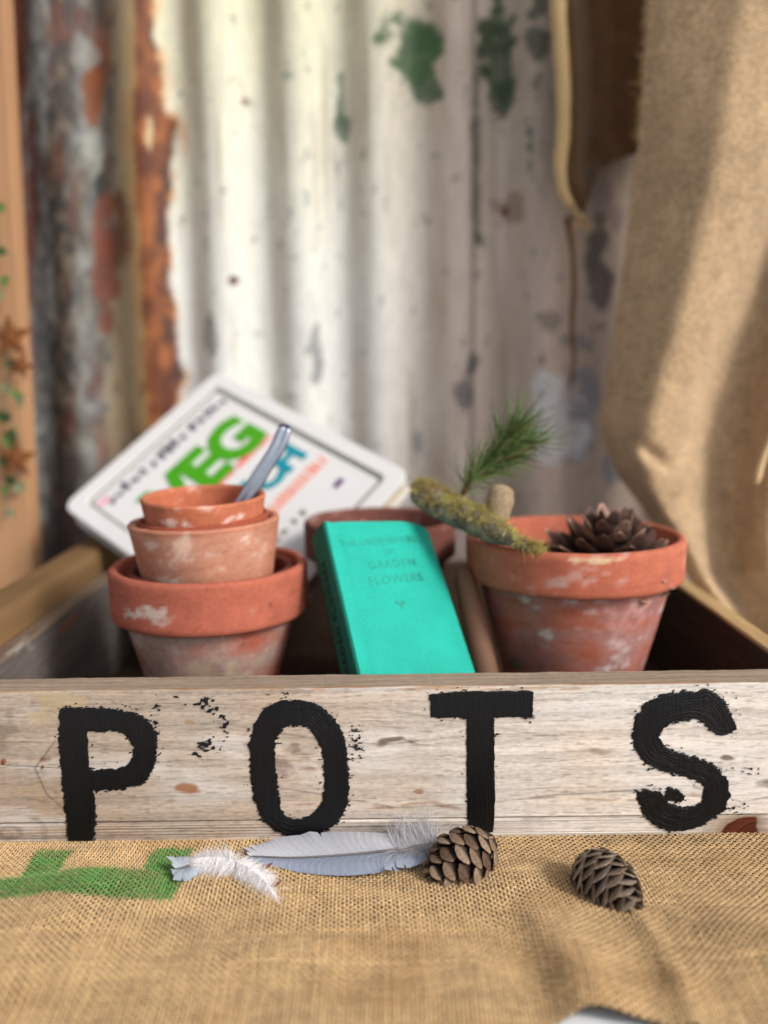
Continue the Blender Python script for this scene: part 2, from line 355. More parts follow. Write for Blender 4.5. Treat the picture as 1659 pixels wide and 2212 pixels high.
# ------------------------------------------------------------------ wooden box
BW, BH = .252, .0975          # inner half width, board top
box = thing('wooden_box', (0, .18, .004), 'weathered wooden box lettered POTS in black paint and holding the clay pots', 'wooden box')
knots = [(8, 1648, 5), (92, 1657, 5), (905, 1614, 6), (648, 1640, 26), (1565, 1642, 6), (1655, 1686, 9), (30, 1600, 12)]
def woodcol(P, lower=False):
    u, v = proj(P); x, z = P[:, 0], P[:, 2]
    base = mixc(np.tile(lin(172, 155, 139), (len(P), 1)), np.tile(lin(220, 210, 200), (len(P), 1)), sstep(100, 1500, u+160*fbm(P, 3, 41, (14, 1, 40))))  # browner left, paler right: the stronger light there is in the base colour
    g = z*1.0 + .0035*fbm(P, 3, 42, (7, 0, 18)) + .0012*fbm(P, 2, 43, (30, 0, 60))
    for ku, kv, kr in knots:
        kp = at(ku, kv, 0); dx, dz = x-kp[0], z-kp[2]
        g = g + .0055*np.exp(-(dx/.024)**2-(dz/.012)**2)*np.sign(dz)*np.minimum(1, abs(dz)/.002)*(kr/8 if kr > 12 else 1)
    G3 = np.stack([x*3, x*0, g*260], -1)
    ring = fbm(G3, 3, 44); fine = fbm(np.stack([x*18, x*0, g*1500], -1), 3, 45)
    late = sstep(.35, .62, np.sin(g*520+3*fbm(P, 2, 46, (5, 0, 20)))*.5+.5+.25*ring)
    hf = fbm(P, 3, 244, (420, 0, 1100)); c = base*(1+.15*ring+.11*fine-.12*late+.2*hf)[:, None]
    c = mixc(c, c*np.array([1.0, .9, .8]), np.clip(fbm(P, 3, 47, (16, 1, 34))*1.2, 0, .7)); c = mixc(c, c*np.array([.84, .83, .84]), np.clip(fbm(P, 4, 247, (10, 1, 26))*1.5-.1, 0, .7))
    c = mixc(c, np.tile(lin(218, 214, 212), (len(P), 1)), np.clip(fbm(P, 4, 48, (18, 1, 60))*1.1-.1, 0, .45))
    fl = fbm(P, 2, 248, (130, 0, 1500)); c = c*(1-.3*np.clip((fl-.3)*5, 0, 1))[:, None]
    # pinkish-brown heartwood streaks
    for (a, b, su, sv, colr, am) in [(650, 1625, 26, 20, (112, 88, 82), .7), (625, 1650, 34, 16, (128, 102, 94), .6), (655, 1660, 22, 9, (130, 80, 56), .5), (515, 1590, 30, 12, (138, 118, 112), .55), (905, 1614, 60, 9, (92, 62, 44), .8), (395, 1703, 26, 14, (150, 92, 52), .85), (395, 1563, 14, 5, (156, 118, 78), .6), (880, 1742, 130, 5, (150, 108, 84), .6), (1250, 1722, 160, 4, (140, 104, 84), .5),
            (150, 1520, 80, 22, (186, 166, 120), .45), (20, 1600, 22, 30, (120, 106, 96), .55), (640, 1490, 60, 7, (186, 128, 74), .7), (1310, 1626, 40, 8, (150, 128, 106), .6), (1040, 1490, 200, 4, (176, 132, 88), .5), (885, 1712, 14, 5, (150, 98, 62), .7), (1565, 1640, 16, 8, (92, 66, 48), .8), (8, 1648, 12, 9, (110, 52, 34), .9), (92, 1657, 14, 9, (104, 50, 32), .9), (1655, 1688, 18, 12, (70, 58, 50), .85),
            (100, 1740, 60, 30, (170, 146, 112), .4), (1480, 1655, 120, 6, (170, 166, 166), .5), (500, 1560, 40, 12, (150, 120, 112), .4), (250, 1480, 160, 8, (176, 150, 116), .5)]:
        nn = fbm(P, 3, 49, (60, 1, 220)); w1 = fbm(P, 3, 249+int(a), (55, 1, 80)); w2 = fbm(P, 3, 250+int(b), (40, 1, 50)); dd = ((u-a+su*2.6*w1)/su)**2+((v-b+sv*3.0*w2)/sv)**2
        m = np.clip(1.15-dd+.9*nn, 0, 1)*am
        c = mixc(c, np.tile(lin(colr)*.9, (len(P), 1))*(1+.25*fine)[:, None], m)
    # crack between the nail holes and cathedral rings bottom left
    cr_ = np.exp(-((v-1652-.05*u+1.5*fbm(P, 2, 50, (120, 0, 0)))/1.1)**2)*(u < 140)
    c = c*(1-.75*cr_)[:, None]
    rr = np.hypot((u-20)/1.9, (v-1800)); rg = np.sin(rr/5.5+2*fbm(P, 2, 51, (40, 0, 40)))
    m = (rg > .72)*np.clip(1-rr/105, 0, 1)*(u < 160)*(v > 1660); c = c*(1-.3*m)[:, None]
    # long dark growth lines
    for (pts, wd, am) in [([(470, 1560), (700, 1600), (830, 1608), (1000, 1590)], 2.5, .3), ([(600, 1700), (760, 1728), (860, 1745), (1010, 1738), (1200, 1718), (1400, 1705)], 2, .42), ([(1500, 1700), (1600, 1732), (1659, 1722)], 2, .45), ([(120, 1600), (75, 1660), (100, 1715), (150, 1760)], 2.2, .45), ([(840, 1535), (1000, 1560), (1200, 1592)], 3, .22), ([(1000, 1530), (1200, 1510), (1400, 1500)], 2, .2)]:
        pu = np.array(pts, float); d = np.full(len(u), 1e9)
        for i in range(len(pu)-1):
            e = pu[i+1]-pu[i]; t = np.clip(((u-pu[i, 0])*e[0]+(v-pu[i, 1])*e[1])/(e@e), 0, 1); d = np.minimum(d, np.hypot(u-pu[i, 0]-t*e[0], v-pu[i, 1]-t*e[1]))
        d = d+1.5*fbm(P, 2, 52, (200, 0, 200)); c = c*(1-am*np.exp(-(d/wd)**2))[:, None]
    # dark pits
    pit = fbm(P, 2, 53, (500, 0, 1300)); c = c*(1-.25*np.clip((pit-.6)*5, 0, 1))[:, None]
    if lower:
        st = fbm(np.stack([x*8, x*0, z*2200], -1), 3, 54); c = c*(.86+.75*st)[:, None]
        kp_ = [(1536, 1818), (1556, 1798), (1572, 1780), (1592, 1769), (1616, 1764), (1635, 1764), (1636, 1830), (1540, 1830)]
        sk_ = sdf(u+6*st, v, kp_); kn = np.clip(.5-sk_/3, 0, 1); swirl = fbm(np.stack([np.hypot(u-1660, (v-1840)*1.3)*.25, u*.01, u*0], -1), 3, 63)
        c = mixc(c, np.tile(lin(140, 122, 104), (len(P), 1))*(1+.5*swirl)[:, None], np.clip(1-sk_/50, 0, 1)*(u > 1440))
        c = mixc(c, np.tile(lin(104, 50, 32)*.62, (len(P), 1))*(1+.8*swirl)[:, None], kn)
    return c, ring, fine, late, pit
def board(name, prof, x0, x1, nx, lower=False, face=0., disp=.00016):
    """a plank: closed yz profile swept along x, fine enough to carry its grain in relief"""
    prof = np.array(prof); npf = len(prof); xs = np.linspace(x0, x1, nx)
    V = np.zeros((nx, npf, 3)); V[..., 0] = xs[:, None]; V[..., 1] = prof[None, :, 0]; V[..., 2] = prof[None, :, 1]
    flatV = V.reshape(-1, 3).copy()
    c, ring, fine, late, pit = woodcol(flatV, lower)
    nrm = np.zeros_like(prof); nrm[:, 0] = -1; topm = (prof[:, 1] > prof[:, 1].max()-.0015); back = prof[:, 0] > .012
    t = np.gradient(prof, axis=0); nn = np.stack([-t[:, 1], t[:, 0]], -1); nn /= np.linalg.norm(nn, axis=1, keepdims=True)+1e-9
    d = disp*(.5*ring+.5*fine-.9*late-1.4*np.clip((pit-.5)*3, 0, 1)+.7*fbm(flatV, 3, 55, (25, 10, 60))).reshape(nx, npf)
    if lower: d = d + (.00022*fbm(np.stack([flatV[:, 0]*8, flatV[:, 0]*0, flatV[:, 2]*2200], -1), 3, 54)).reshape(nx, npf)
    V[..., 1] += d*nn[None, :, 0]; V[..., 2] += d*nn[None, :, 1]
    # top of the plank is brown-grey end-weathered wood
    tm = np.tile(sstep(prof[:, 1].max()-.0012, prof[:, 1].max()-.0002, prof[:, 1])*(prof[:, 0] > .0006), nx)
    if not lower:
        tn = fbm(np.stack([flatV[:, 0]*22, flatV[:, 1]*900, flatV[:, 0]*0], -1), 3, 56)
        tc = np.tile(lin(158, 140, 122)*.82, (len(flatV), 1))*(1+.3*tn+.15*fbm(flatV, 3, 57, (300, 600, 0)))[:, None]
        c = mixc(c, tc, tm)
        V[..., 2] += (tm*(.0005*tn+.0004*fbm(flatV, 3, 58, (90, 60, 0)))).reshape(nx, npf)
        ed_ = np.exp(-((flatV[:, 2]-BH+.0004)/.0006)**2)*(flatV[:, 1] < .002)
        c = mixc(c, np.tile(lin(150, 106, 66)*.8, (len(flatV), 1)), ed_*np.clip(.6+fbm(flatV, 2, 59, (60, 0, 0)), 0, 1)*.75)
    Fq = grid(nx, npf, False)
    j = npf-1; i = np.arange(nx-1); close = np.stack([i*npf+j, (i+1)*npf+j, (i+1)*npf, i*npf], -1)
    Fq = np.vstack([Fq, close])
    me = mk_mesh(name, V, Fq, c)
    return link(name, me, M_wood, box)
zz = np.linspace(.0138, BH-.0012, 150)
prof = [(0., z) for z in zz] + [(.0003, BH-.0006), (.0009, BH-.0002)] + [(yy, BH) for yy in np.linspace(.0018, .0215, 26)] + [(.022, BH-.0008)] + [(.022, z) for z in np.linspace(BH-.01, .0138, 5)]
board('front_board', prof, -.272, .272, 860)
zz = np.linspace(.0012, .0124, 40)
prof = [(.0006, .0004)]+[(.0003, z) for z in zz] + [(.0012, .0130), (.006, .0134), (.021, .0134), (.021, .0004)]
board('lower_slat', prof, -.272, .272, 860, lower=True)
fb = [o for o in bpy.data.objects if o.name == 'front_board'][0]
# ends of the two front boards
for nm, z0, z1 in (('board_end', .0005, .097),):
    for s in (-1, 1):
        V, Fs = boxv(s*.272-.0008*(s < 0), s*.272+.0008*(s > 0), .0006, .0215, z0, z1)
        part(nm, V, Fs, M_woodside, box, lin(150, 130, 112)*.8, smooth=False)
def sideboard(name, x0, x1, y0, y1, z0, z1, cfun, n=(3, 120, 40)):
    ys = np.linspace(y0, y1, n[1]); pr = [(x1, z) for z in np.linspace(z0, z1-.001, n[2])]+[(x1-.001*np.sign(x1-x0), z1)]+[(x, z1) for x in np.linspace(x1-.002*np.sign(x1-x0), x0+.002*np.sign(x1-x0), 8)]+[(x0, z1-.001), (x0, z0)]
    pr = np.array(pr); V = np.zeros((len(ys), len(pr), 3)); V[..., 0] = pr[None, :, 0]; V[..., 2] = pr[None, :, 1]; V[..., 1] = ys[:, None]
    fv = V.reshape(-1, 3); nn = fbm(fv, 3, 61, (60, 8, 60)); V[..., 2] += (.0006*fbm(fv, 2, 62, (40, 12, 0))*(fv[:, 2] > z1-.002)).reshape(len(ys), -1)
    Fq = grid(len(ys), len(pr)); k = len(pr); ends = None
    me = mk_mesh(name, V, Fq, cfun(fv, nn)); return link(name, me, M_woodside, box)
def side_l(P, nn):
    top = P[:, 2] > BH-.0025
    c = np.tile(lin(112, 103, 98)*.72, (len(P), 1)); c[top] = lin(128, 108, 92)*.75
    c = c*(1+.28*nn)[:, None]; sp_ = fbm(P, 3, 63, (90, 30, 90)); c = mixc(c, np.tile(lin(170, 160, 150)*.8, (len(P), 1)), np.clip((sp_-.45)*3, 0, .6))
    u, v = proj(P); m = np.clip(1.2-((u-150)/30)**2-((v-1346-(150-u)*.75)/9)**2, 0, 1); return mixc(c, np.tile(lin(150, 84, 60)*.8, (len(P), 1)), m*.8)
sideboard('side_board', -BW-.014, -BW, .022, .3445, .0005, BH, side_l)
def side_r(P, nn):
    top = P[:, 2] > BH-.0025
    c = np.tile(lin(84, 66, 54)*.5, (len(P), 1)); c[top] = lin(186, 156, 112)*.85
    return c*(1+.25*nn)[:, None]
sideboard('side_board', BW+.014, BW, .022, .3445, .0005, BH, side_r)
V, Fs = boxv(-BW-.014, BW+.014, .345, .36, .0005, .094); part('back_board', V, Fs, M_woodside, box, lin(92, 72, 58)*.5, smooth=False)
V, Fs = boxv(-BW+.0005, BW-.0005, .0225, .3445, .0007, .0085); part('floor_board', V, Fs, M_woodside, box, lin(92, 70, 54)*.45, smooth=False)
# nail heads
for u, v in ((8, 1648), (92, 1657)):
    p = at(u, v, -.0002); th = np.linspace(0, 2*np.pi, 15)[:-1]; r = .0011
    V = [p+[0, -.0006, 0]]+[p+[r*math.cos(a)*.8, -.0003, r*math.sin(a)*.8] for a in th]+[p+[r*math.cos(a), .0008, r*math.sin(a)] for a in th]
    Fs = [(0, 1+(i+1) % 14, 1+i) for i in range(14)]+[(1+i, 1+(i+1) % 14, 15+(i+1) % 14, 15+i) for i in range(14)]
    link('nail', mk_mesh('nail', V, Fs), M_rust, fb)

# painted letters: thick brushed paint standing proud of the board
def conv(P, ox): return [(ox+x*.5, 1404+y*.5) for x, y in P]
P_o = conv([(262,262),(275,254),(345,250),(430,252),(500,258),(560,268),(610,285),(645,310),(668,350),(680,420),(672,480),(655,530),(630,570),(580,590),(500,600),(404,606),(412,700),(410,822),(350,828),(298,823),(290,740),(272,600),(258,400)], 0)
P_h = conv([(376,350),(400,348),(490,346),(525,354),(555,378),(580,425),(577,460),(560,488),(530,508),(480,516),(384,516)], 0)
O_o = smoothpoly(conv([(1290,212),(1370,235),(1440,290),(1485,360),(1503,460),(1508,600),(1500,680),(1460,740),(1400,785),(1320,806),(1230,800),(1160,760),(1115,700),(1095,620),(1082,480),(1080,400),(1095,320),(1140,260),(1200,225)], 0), 2)
O_h = smoothpoly(conv([(1285,318),(1345,340),(1380,390),(1395,450),(1402,560),(1400,640),(1375,690),(1330,728),(1250,728),(1215,700),(1205,620),(1192,520),(1185,430),(1195,370),(1230,330)], 0), 2)
T_o = conv([(203,193),(300,183),(455,179),(625,178),(644,186),(640,285),(474,289),(475,500),(478,640),(470,782),(375,782),(362,720),(360,500),(360,292),(204,287)], 829.4)
S_o = smoothpoly(conv([(1520,355),(1465,365),(1410,350),(1390,315),(1340,292),(1270,300),(1215,325),(1190,365),(1195,405),(1240,438),(1320,455),(1400,480),(1465,530),(1495,590),(1490,650),(1460,700),(1400,745),(1320,780),(1240,785),(1170,755),(1125,710),(1100,660),(1088,610),(1150,603),(1190,605),(1210,640),(1250,675),(1310,682),(1360,665),(1385,630),(1380,580),(1330,548),(1250,535),(1180,515),(1120,480),(1090,430),(1075,370),(1085,300),(1120,240),(1180,200),(1260,185),(1350,178),(1400,165),(1440,195),(1485,240),(1505,300)], 829.4), 1)
def letter(name, outer, hole=None, rough=3.0, blobs=(), h=.62, dirv=(1, 1), specks=1., mat=M_paint, box_=None, thr=0, seed=70, label=None):
    outer = np.array(outer); st = .62
    if box_ is None: box_ = (outer[:, 0].min()-26, outer[:, 0].max()+26, outer[:, 1].min()-22, min(outer[:, 1].max()+10, 1816))
    us = np.arange(box_[0], box_[1], st); vs = np.arange(box_[2], box_[3], st); U, Vv = np.meshgrid(us, vs, indexing='ij')
    N3 = np.stack([U, Vv, U*0], -1)
    d = sdf(U, Vv, outer) if thr == 0 else np.full(U.shape, 40.)
    if hole is not None: d = np.maximum(d, -sdf(U, Vv, hole))
    for (bu, bv, ru, rv) in blobs:
        d = np.minimum(d, (np.hypot((U-bu)/ru, (Vv-bv)/rv)-1)*min(ru, rv)*.8+2.5*vnoise(N3*.2, 3))
    e = d - 1.4 + rough*(fbm(N3, 3, seed, (.08, .15, 1))) + .5*rough*fbm(N3, 2, seed+3, (.32, .95, 1))*(.4+np.clip(fbm(N3, 2, seed+4, (.02, .02, 1))*2+.6, 0, 1.3))
    sk = fbm(N3, 3, seed+6, (.11, .2, 1))
    near = np.clip(1-(d-1)/22, 0, 1)*(d > 0)
    speck = (.66-.26*near-sk)*14/specks if specks else 99
    if specks: e = np.minimum(e, np.where(d < 24, speck+1.2*(d > 14), 9))
    if thr: 
        e = np.full(U.shape, 9.)
        for (bu, bv, ru, rv, t_) in thr:
            g = 1-((U-bu)/ru)**2-((Vv-bv)/rv)**2
            e = np.minimum(e, (t_-.35*np.clip(g, 0, 1)-fbm(N3, 4, seed, (.13, .24, 1)))*14+30*(g < 0))
    e[0, :] = e[-1, :] = 5; e[:, 0] = e[:, -1] = 5
    ins = e < 0
    # marching squares, vertices pulled onto the contour
    nu_, nv_ = U.shape
    cellk = ins[:-1, :-1] | ins[1:, :-1] | ins[1:, 1:] | ins[:-1, 1:]
    gu, gv = np.gradient(e, st); gl = gu**2+gv**2+1e-3
    outv = (~ins)
    su = np.where(outv, np.clip(-e*gu/gl, -st, st), 0); sv = np.where(outv, np.clip(-e*gv/gl, -st, st), 0)
    UU, VV = U+su, Vv+sv
    brush = fbm(N3, 3, seed+9, (1.1, .035, 1)) if dirv == 'v' else fbm(np.stack([d*1.0, (U+Vv)*.03, U*0], -1), 3, seed+9)
    height = sstep(0, 3.0, -e)*(.00030*h) + sstep(-.2, 1.4, -e)*(.0001*h+.00034*h*brush) 
    base = at(UU, VV, 0.)
    Vw = base.copy(); Vw[..., 1] = np.where(ins, -.00042-height, -.00022)
    idx = np.arange(nu_*nv_).reshape(nu_, nv_)
    i, j = np.nonzero(cellk)
    Fq = np.stack([idx[i, j], idx[i, j+1], idx[i+1, j+1], idx[i+1, j]], -1)
    used = np.unique(Fq); rm = np.full(nu_*nv_, -1); rm[used] = np.arange(len(used))
    me = mk_mesh(name, Vw.reshape(-1, 3)[used], rm[Fq]); return link(name, me, mat, fb, label=label, kind='stuff' if thr else None)
letter('letter', P_o, P_h, 5.4, dirv='v', seed=70, label='black painted letter P', specks=.9)
letter('letter', O_o, O_h, 5.2, seed=80, label='black painted letter O', specks=.8)
letter('letter', T_o, None, 2.0, dirv='v', seed=90, label='black painted letter T', specks=.35)
letter('letter', S_o, None, 6.2, blobs=[(1456, 1716, 18, 14)], seed=100, label='black painted letter S', specks=1.0)
sp_o = letter('paint_splashes', [(0, 0), (1, 0), (1, 1)], None, 1, specks=0, seed=110, box_=(300, 800, 1480, 1812), mat=M_paintd,
       thr=[(335, 1560, 12, 70, .42), (340, 1528, 9, 10, .1), (440, 1518, 26, 14, .22), (462, 1530, 20, 14, .30), (478, 1545, 12, 18, .36), (488, 1570, 10, 26, .40), (420, 1524, 34, 10, .50), (448, 1608, 30, 16, .36), (436, 1626, 22, 16, .36), (470, 1590, 26, 40, .58), (770, 1605, 20, 50, .5), (210, 1640, 5, 34, .34), (212, 1745, 6, 26, .36), (265, 1640, 5, 8, .4), (205, 1605, 8, 20, .5), (600, 1500, 30, 14, .66), (375, 1505, 20, 8, .62), (310, 1806, 60, 6, .62)], h=.35)
letter('paint_splashes', [(0, 0), (1, 0), (1, 1)], None, 1, specks=0, seed=117, box_=(1380, 1658, 1470, 1812), mat=M_paintd,
       thr=[(1560, 1500, 50, 14, .62), (1610, 1665, 45, 10, .55), (1600, 1745, 60, 16, .6), (1440, 1640, 30, 20, .75), (1590, 1560, 20, 60, .72)], h=.35)

# ------------------------------------------------------------------ timber batten beside the box, post, garland
bt = thing('timber_batten', (-.286, .2, 0), 'blurred tan timber batten lying along the left side of the wooden box', 'timber')
V, Fs = boxv(-.3045, -.2675, -.02, .405, -.002, .118); o = part('beam', V, Fs, M_beam, bt, smooth=True); bevel(o, .009, 4)
po = thing('wooden_post', (-.4, .41, 0), 'pale pine post standing upright at the left edge of the picture', 'post')
pt, pb = at(7, 0, .40), at(68, 1150, .40)
V = []
for z, xr in ((-.002, pb[0]+(pb[0]-pt[0])*.18), (pb[2], pb[0]), (pt[2], pt[0]), (1.0, pt[0]-.3*(pb[0]-pt[0]))):
    V += [(xr-.095, .40, z), (xr, .40, z), (xr, .425, z), (xr-.095, .425, z)]
Fs = [(0, 3, 2, 1), (12, 13, 14, 15)]+[(4*k+i, 4*k+(i+1) % 4, 4*k+4+(i+1) % 4, 4*k+4+i) for k in range(3) for i in range(4)]
o = part('plank', V, Fs, M_pine, po, smooth=False); bevel(o, .002)
ga = thing('star_garland', tuple(at(0, 500, .392)), 'trailing garland of small green leaves hanging with rusty stars on the pine post', 'garland')
vine = at(np.array([-20, -6, -25, 5, 22, 8, 30, 50, 20, 10]), np.array([380, 520, 640, 720, 800, 870, 920, 1000, 1060, 1120]), .39)
V, Fs = tube(spline(vine, 50), .0013, 6); part('vine_stem', V, Fs, M_leaf, ga, lin(150, 140, 110)*.8)
lv, lf, lc = [], [], []
def leafmesh():
    s = np.linspace(0, 1, 6); w_ = np.array([0, .32, .42, .36, .2, 0])
    V = [];
    for a, b in zip(s, w_): V += [(a, -b, .12*b), (a, 0, -.06*math.sin(a*3)), (a, b, .12*b)]
    Fs = [(3*i+k, 3*i+3+k, 3*i+4+k, 3*i+1+k) for i in range(5) for k in (0, 1)]
    return V, Fs
lme = [mk_mesh('leaf', *leafmesh(), col=lin(*c)*.8) for c in ((122, 160, 88), (76, 104, 58), (166, 180, 140))]
for me in lme: me.materials.append(M_leaf)
def leaf_at(p, parent, k, size, rot):
    o = bpy.data.objects.new('leaf', lme[k]); scene.collection.objects.link(o); o.parent = parent
    o.location = Vector(p)-parent.location; o.rotation_euler = rot; o.scale = (size*.85,)*3
for (u, v, k, s_) in [(2, 620, 0, .017), (-5, 650, 2, .014), (12, 778, 1, .016), (22, 850, 0, .014), (36, 880, 2, .02), (2, 830, 2, .015), (10, 955, 1, .02), (14, 930, 1, .016), (12, 965, 0, .017), (20, 970, 0, .015), (4, 1010, 1, .022), (8, 1035, 1, .018), (24, 1050, 2, .018), (-8, 900, 1, .02), (0, 1060, 0, .015), (16, 1100, 2, .014), (-10, 540, 1, .016), (-14, 450, 0, .016)]:
    leaf_at(at(u, v, .388), ga, k, s_, (1.57+random.uniform(-.5, .5), random.uniform(-1.2, 1.2), random.uniform(-.5, .5)))
def star(name, u, v, r, rot, col, label):
    c = at(u, v, .383); t = thing(name, tuple(c), label, 'star ornament', 'rusty stars on the garland')
    V = [c+[0, -.003, 0]]
    for i in range(10):
        a = rot+i*math.pi/5; q = r if i % 2 == 0 else r*.42; V.append(c+[q*math.cos(a), 0, q*math.sin(a)])
    V.append(c+[0, .0015, 0])
    Fs = [(0, 1+(i+1) % 10, 1+i) for i in range(10)]+[(11, 1+i, 1+(i+1) % 10) for i in range(10)]
    part('star_plate', V, Fs, M_rust, t, smooth=False)
    V, Fs = tube([c+[-.3*r, 0, .9*r], c+[-.4*r, .004, 1.3*r], c+[-.8*r, .008, 1.6*r]], .0006, 5); part('hanging_loop', V, Fs, M_rust, t)
star('rusty_star', 22, 728, .0240, .35, None, 'rusty metal star hanging higher on the garland by the post')
star('rusty_star', 36, 990, .0225, 1.5, None, 'rusty orange metal star hanging lower on the garland')
star('rusty_star', 46, 790, .0150, 1.2, None, 'small rusty metal star tucked just below the upper star')

# ------------------------------------------------------------------ corrugated iron
MY = .46
def ironcol(P, rightsheet):
    u, v = proj(P); n1 = fbm(P, 4, 120, (30, 0, 8)); n2 = fbm(P, 4, 121, (70, 0, 40)); n3 = fbm(P, 3, 122, (160, 0, 90))
    uu = u + 26*n1 + 12*n2
    N = len(P); T = lambda *c: np.tile(lin(*c), (N, 1))
    cream = mixc(T(224, 220, 190), T(226, 226, 222), np.clip(sstep(-100, 900, v+.25*(u-400)+150*n1), 0, 1))
    cream = mixc(cream, T(222, 202, 188), sstep(760, 1000, uu)*.85)
    cream = cream*(1+.05*n2)[:, None]
    phs = np.sin((P[:, 0]+.0030)/.083*2*np.pi); cream = mixc(cream, T(176, 154, 126), np.clip(sstep(-.4, -1., phs)*(.32+.5*n1), 0, .5))  # dirt-brown tint along left-facing slopes, deepening their shade
    grey = mixc(T(98, 101, 103), T(152, 153, 148), np.clip(.5+1.3*n3, 0, 1))
    dark = mixc(T(52, 46, 42), T(104, 92, 78), np.clip(.15+1.5*n3, 0, 1))
    c = mixc(T(116, 74, 60), grey, sstep(52, 70, uu-8*n2))
    c = mixc(c, dark, sstep(95, 118, uu+.03*v*0))
    c = mixc(c, mixc(T(92, 84, 74), grey, np.clip(.5+n2, 0, 1)), sstep(150, 185, uu))
    rp = np.clip((n1*.6+n2*.5+.33-abs(u-222-40*n2)/60)*4, 0, 1)*np.clip(.3+3*fbm(P, 2, 124, (14, 0, 7)), 0, 1); c = mixc(c, T(134, 78, 54), rp)
    c = mixc(c, T(156, 138, 108), sstep(235, 262, uu+20*n3)*(1-.4*np.clip(n3*2, 0, 1)))
    Le = np.interp(v, [-200, 0, 200, 300, 600, 900], [298, 296, 292, 290, 304, 318])+9*n2+10*n1
    Re = np.interp(v, [-200, 0, 130, 230, 270, 330, 400, 600, 700, 800, 900], [330, 328, 345, 352, 388, 384, 372, 370, 390, 398, 380])+22*n2+16*n3
    rust = mixc(T(98, 50, 26), T(160, 94, 48), np.clip(.42+1.7*n2+.5*n1, 0, 1))
    c = mixc(c, T(150, 116, 70), sstep(Le-34, Le-6, u)*.8)
    c = mixc(c, rust*.95, sstep(Le-5, Le+5, u))
    core = np.clip(1.5-abs(u-(Re-18))/15, 0, 1)*np.clip(1.4-abs(v-480+60*n2)/130, 0, 1); core = np.maximum(core, np.clip(1.5-abs(u-(Re-26))/11, 0, 1)*np.clip(1.4-abs(v-705)/50, 0, 1)); core = np.maximum(core, np.clip(1.5-abs(u-(Re-18))/16, 0, 1)*np.clip(1.4-abs(v-810)/55, 0, 1))
    c = mixc(c, T(70, 44, 38), np.clip(core*(1+1.5*n3), 0, 1)*.9)
    dk = np.clip(fbm(P, 4, 125, (60, 0, 22))*2.2-.25, 0, .8); c = mixc(c, T(92, 46, 28), dk*(u < Re))*1.0
    c = mixc(c, cream, sstep(-10, 10, u-Re+9*n3))
    halo = np.exp(-(np.maximum(u-Re, 0)/14)**2)*(u > Re-3)*np.clip(.6+2*n2, 0, 1); c = mixc(c, T(220, 156, 88), halo*.6)
    def blob(cu, cv, ru, rv, colr, am, s, k=1.0):
        nonlocal c
        nn = fbm(P, 5, s, (48, 0, 48)); m = np.clip((1-((u-cu)/(ru*1.15))**2-((v-cv)/(rv*1.15))**2+k*2.4*nn)*3-.6, 0, 1)
        c = mixc(c, T(*colr)*(1+.25*n3)[:, None], m*am)
    G = (74, 104, 66)
    blob(885, 70, 60, 66, G, .95, 130, .6); blob(910, 190, 34, 90, (84, 106, 76), .92, 131, .8); blob(893, 120, 56, 60, G, .95, 132, .6)
    blob(1085, 40, 44, 150, (60, 84, 52), .95, 133, .7); blob(1078, 160, 44, 90, (64, 84, 58), .85, 134); blob(1160, 60, 22, 90, (64, 86, 58), .75, 135)
    blob(1145, 310, 14, 55, (70, 90, 62), .8, 136); blob(738, 190, 14, 70, (96, 116, 92), .7, 137); blob(740, 280, 16, 24, (88, 108, 84), .8, 138)
    blob(1030, 560, 12, 60, (56, 78, 44), .8, 139); blob(1028, 330, 9, 160, (70, 86, 62), .6, 140); blob(1010, 830, 18, 70, (90, 92, 96), .75, 141)
    blob(200, 205, 24, 66, (130, 74, 42), .9, 170, .5); blob(222, 480, 22, 90, (122, 68, 50), .85, 171, .6); blob(228, 620, 26, 90, (118, 66, 50), .85, 172, .6); blob(70, 420, 14, 200, (112, 62, 48), .8, 173, .6)
    blob(200, 320, 24, 44, (168, 170, 162), .7, 174, .6); blob(190, 90, 22, 60, (160, 162, 156), .6, 175, .8); blob(215, 400, 10, 30, (40, 44, 50), .8, 176, .6); blob(322, 290, 9, 46, (222, 200, 156), .8, 177, .4)
    blob(1090, 450, 36, 38, (150, 118, 98), .65, 142, .7); blob(1090, 455, 12, 12, (104, 46, 34), .9, 143, .4)
    blob(455, 730, 14, 50, (124, 120, 116), .7, 144); blob(683, 770, 12, 45, (110, 112, 116), .7, 145); blob(505, 605, 11, 10, (90, 48, 26), 1, 146, .3)
    blob(530, 218, 8, 8, (128, 80, 46), .9, 147, .3); blob(1180, 690, 22, 26, (112, 106, 98), .6, 148); blob(900, 945, 12, 26, (120, 122, 128), .6, 149)
    blob(1250, 860, 40, 110, (140, 148, 162), .7, 150); blob(1200, 900, 62, 95, (238, 240, 244), .9, 151, .6); blob(1290, 620, 26, 120, (88, 84, 86), .8, 152)
    blob(1300, 430, 40, 60, (176, 158, 156), .7, 153); blob(1120, 330, 20, 60, (196, 180, 166), .5, 154)
    blob(1330, 1010, 26, 70, (130, 150, 170), .7, 155)
    sp1 = fbm(P, 2, 156, (170, 0, 90)); c = mixc(c, T(96, 96, 92), np.clip((sp1-.56)*7, 0, 1)*.7*(u > 380))
    sp2 = fbm(P, 2, 157, (120, 0, 60)); c = mixc(c, T(90, 106, 84), np.clip((sp2-.64)*9, 0, 1)*.6*(u > 700))
    st = fbm(P, 3, 158, (90, 0, 4)); c = mixc(c, T(160, 140, 112), np.clip(st*1.6-.45, 0, .45)*(u > 400))
    # shade at the lower left, put into the iron's colour
    c = mixc(c, T(70, 66, 66), sstep(900, 1150, v+80*n1)*.45*(u < 420))
    seam = np.exp(-((P[:, 0]-(.098))/.0016)**2); c = c*(1-.55*seam*(1 if rightsheet else 0))[:, None]
    return c*.9
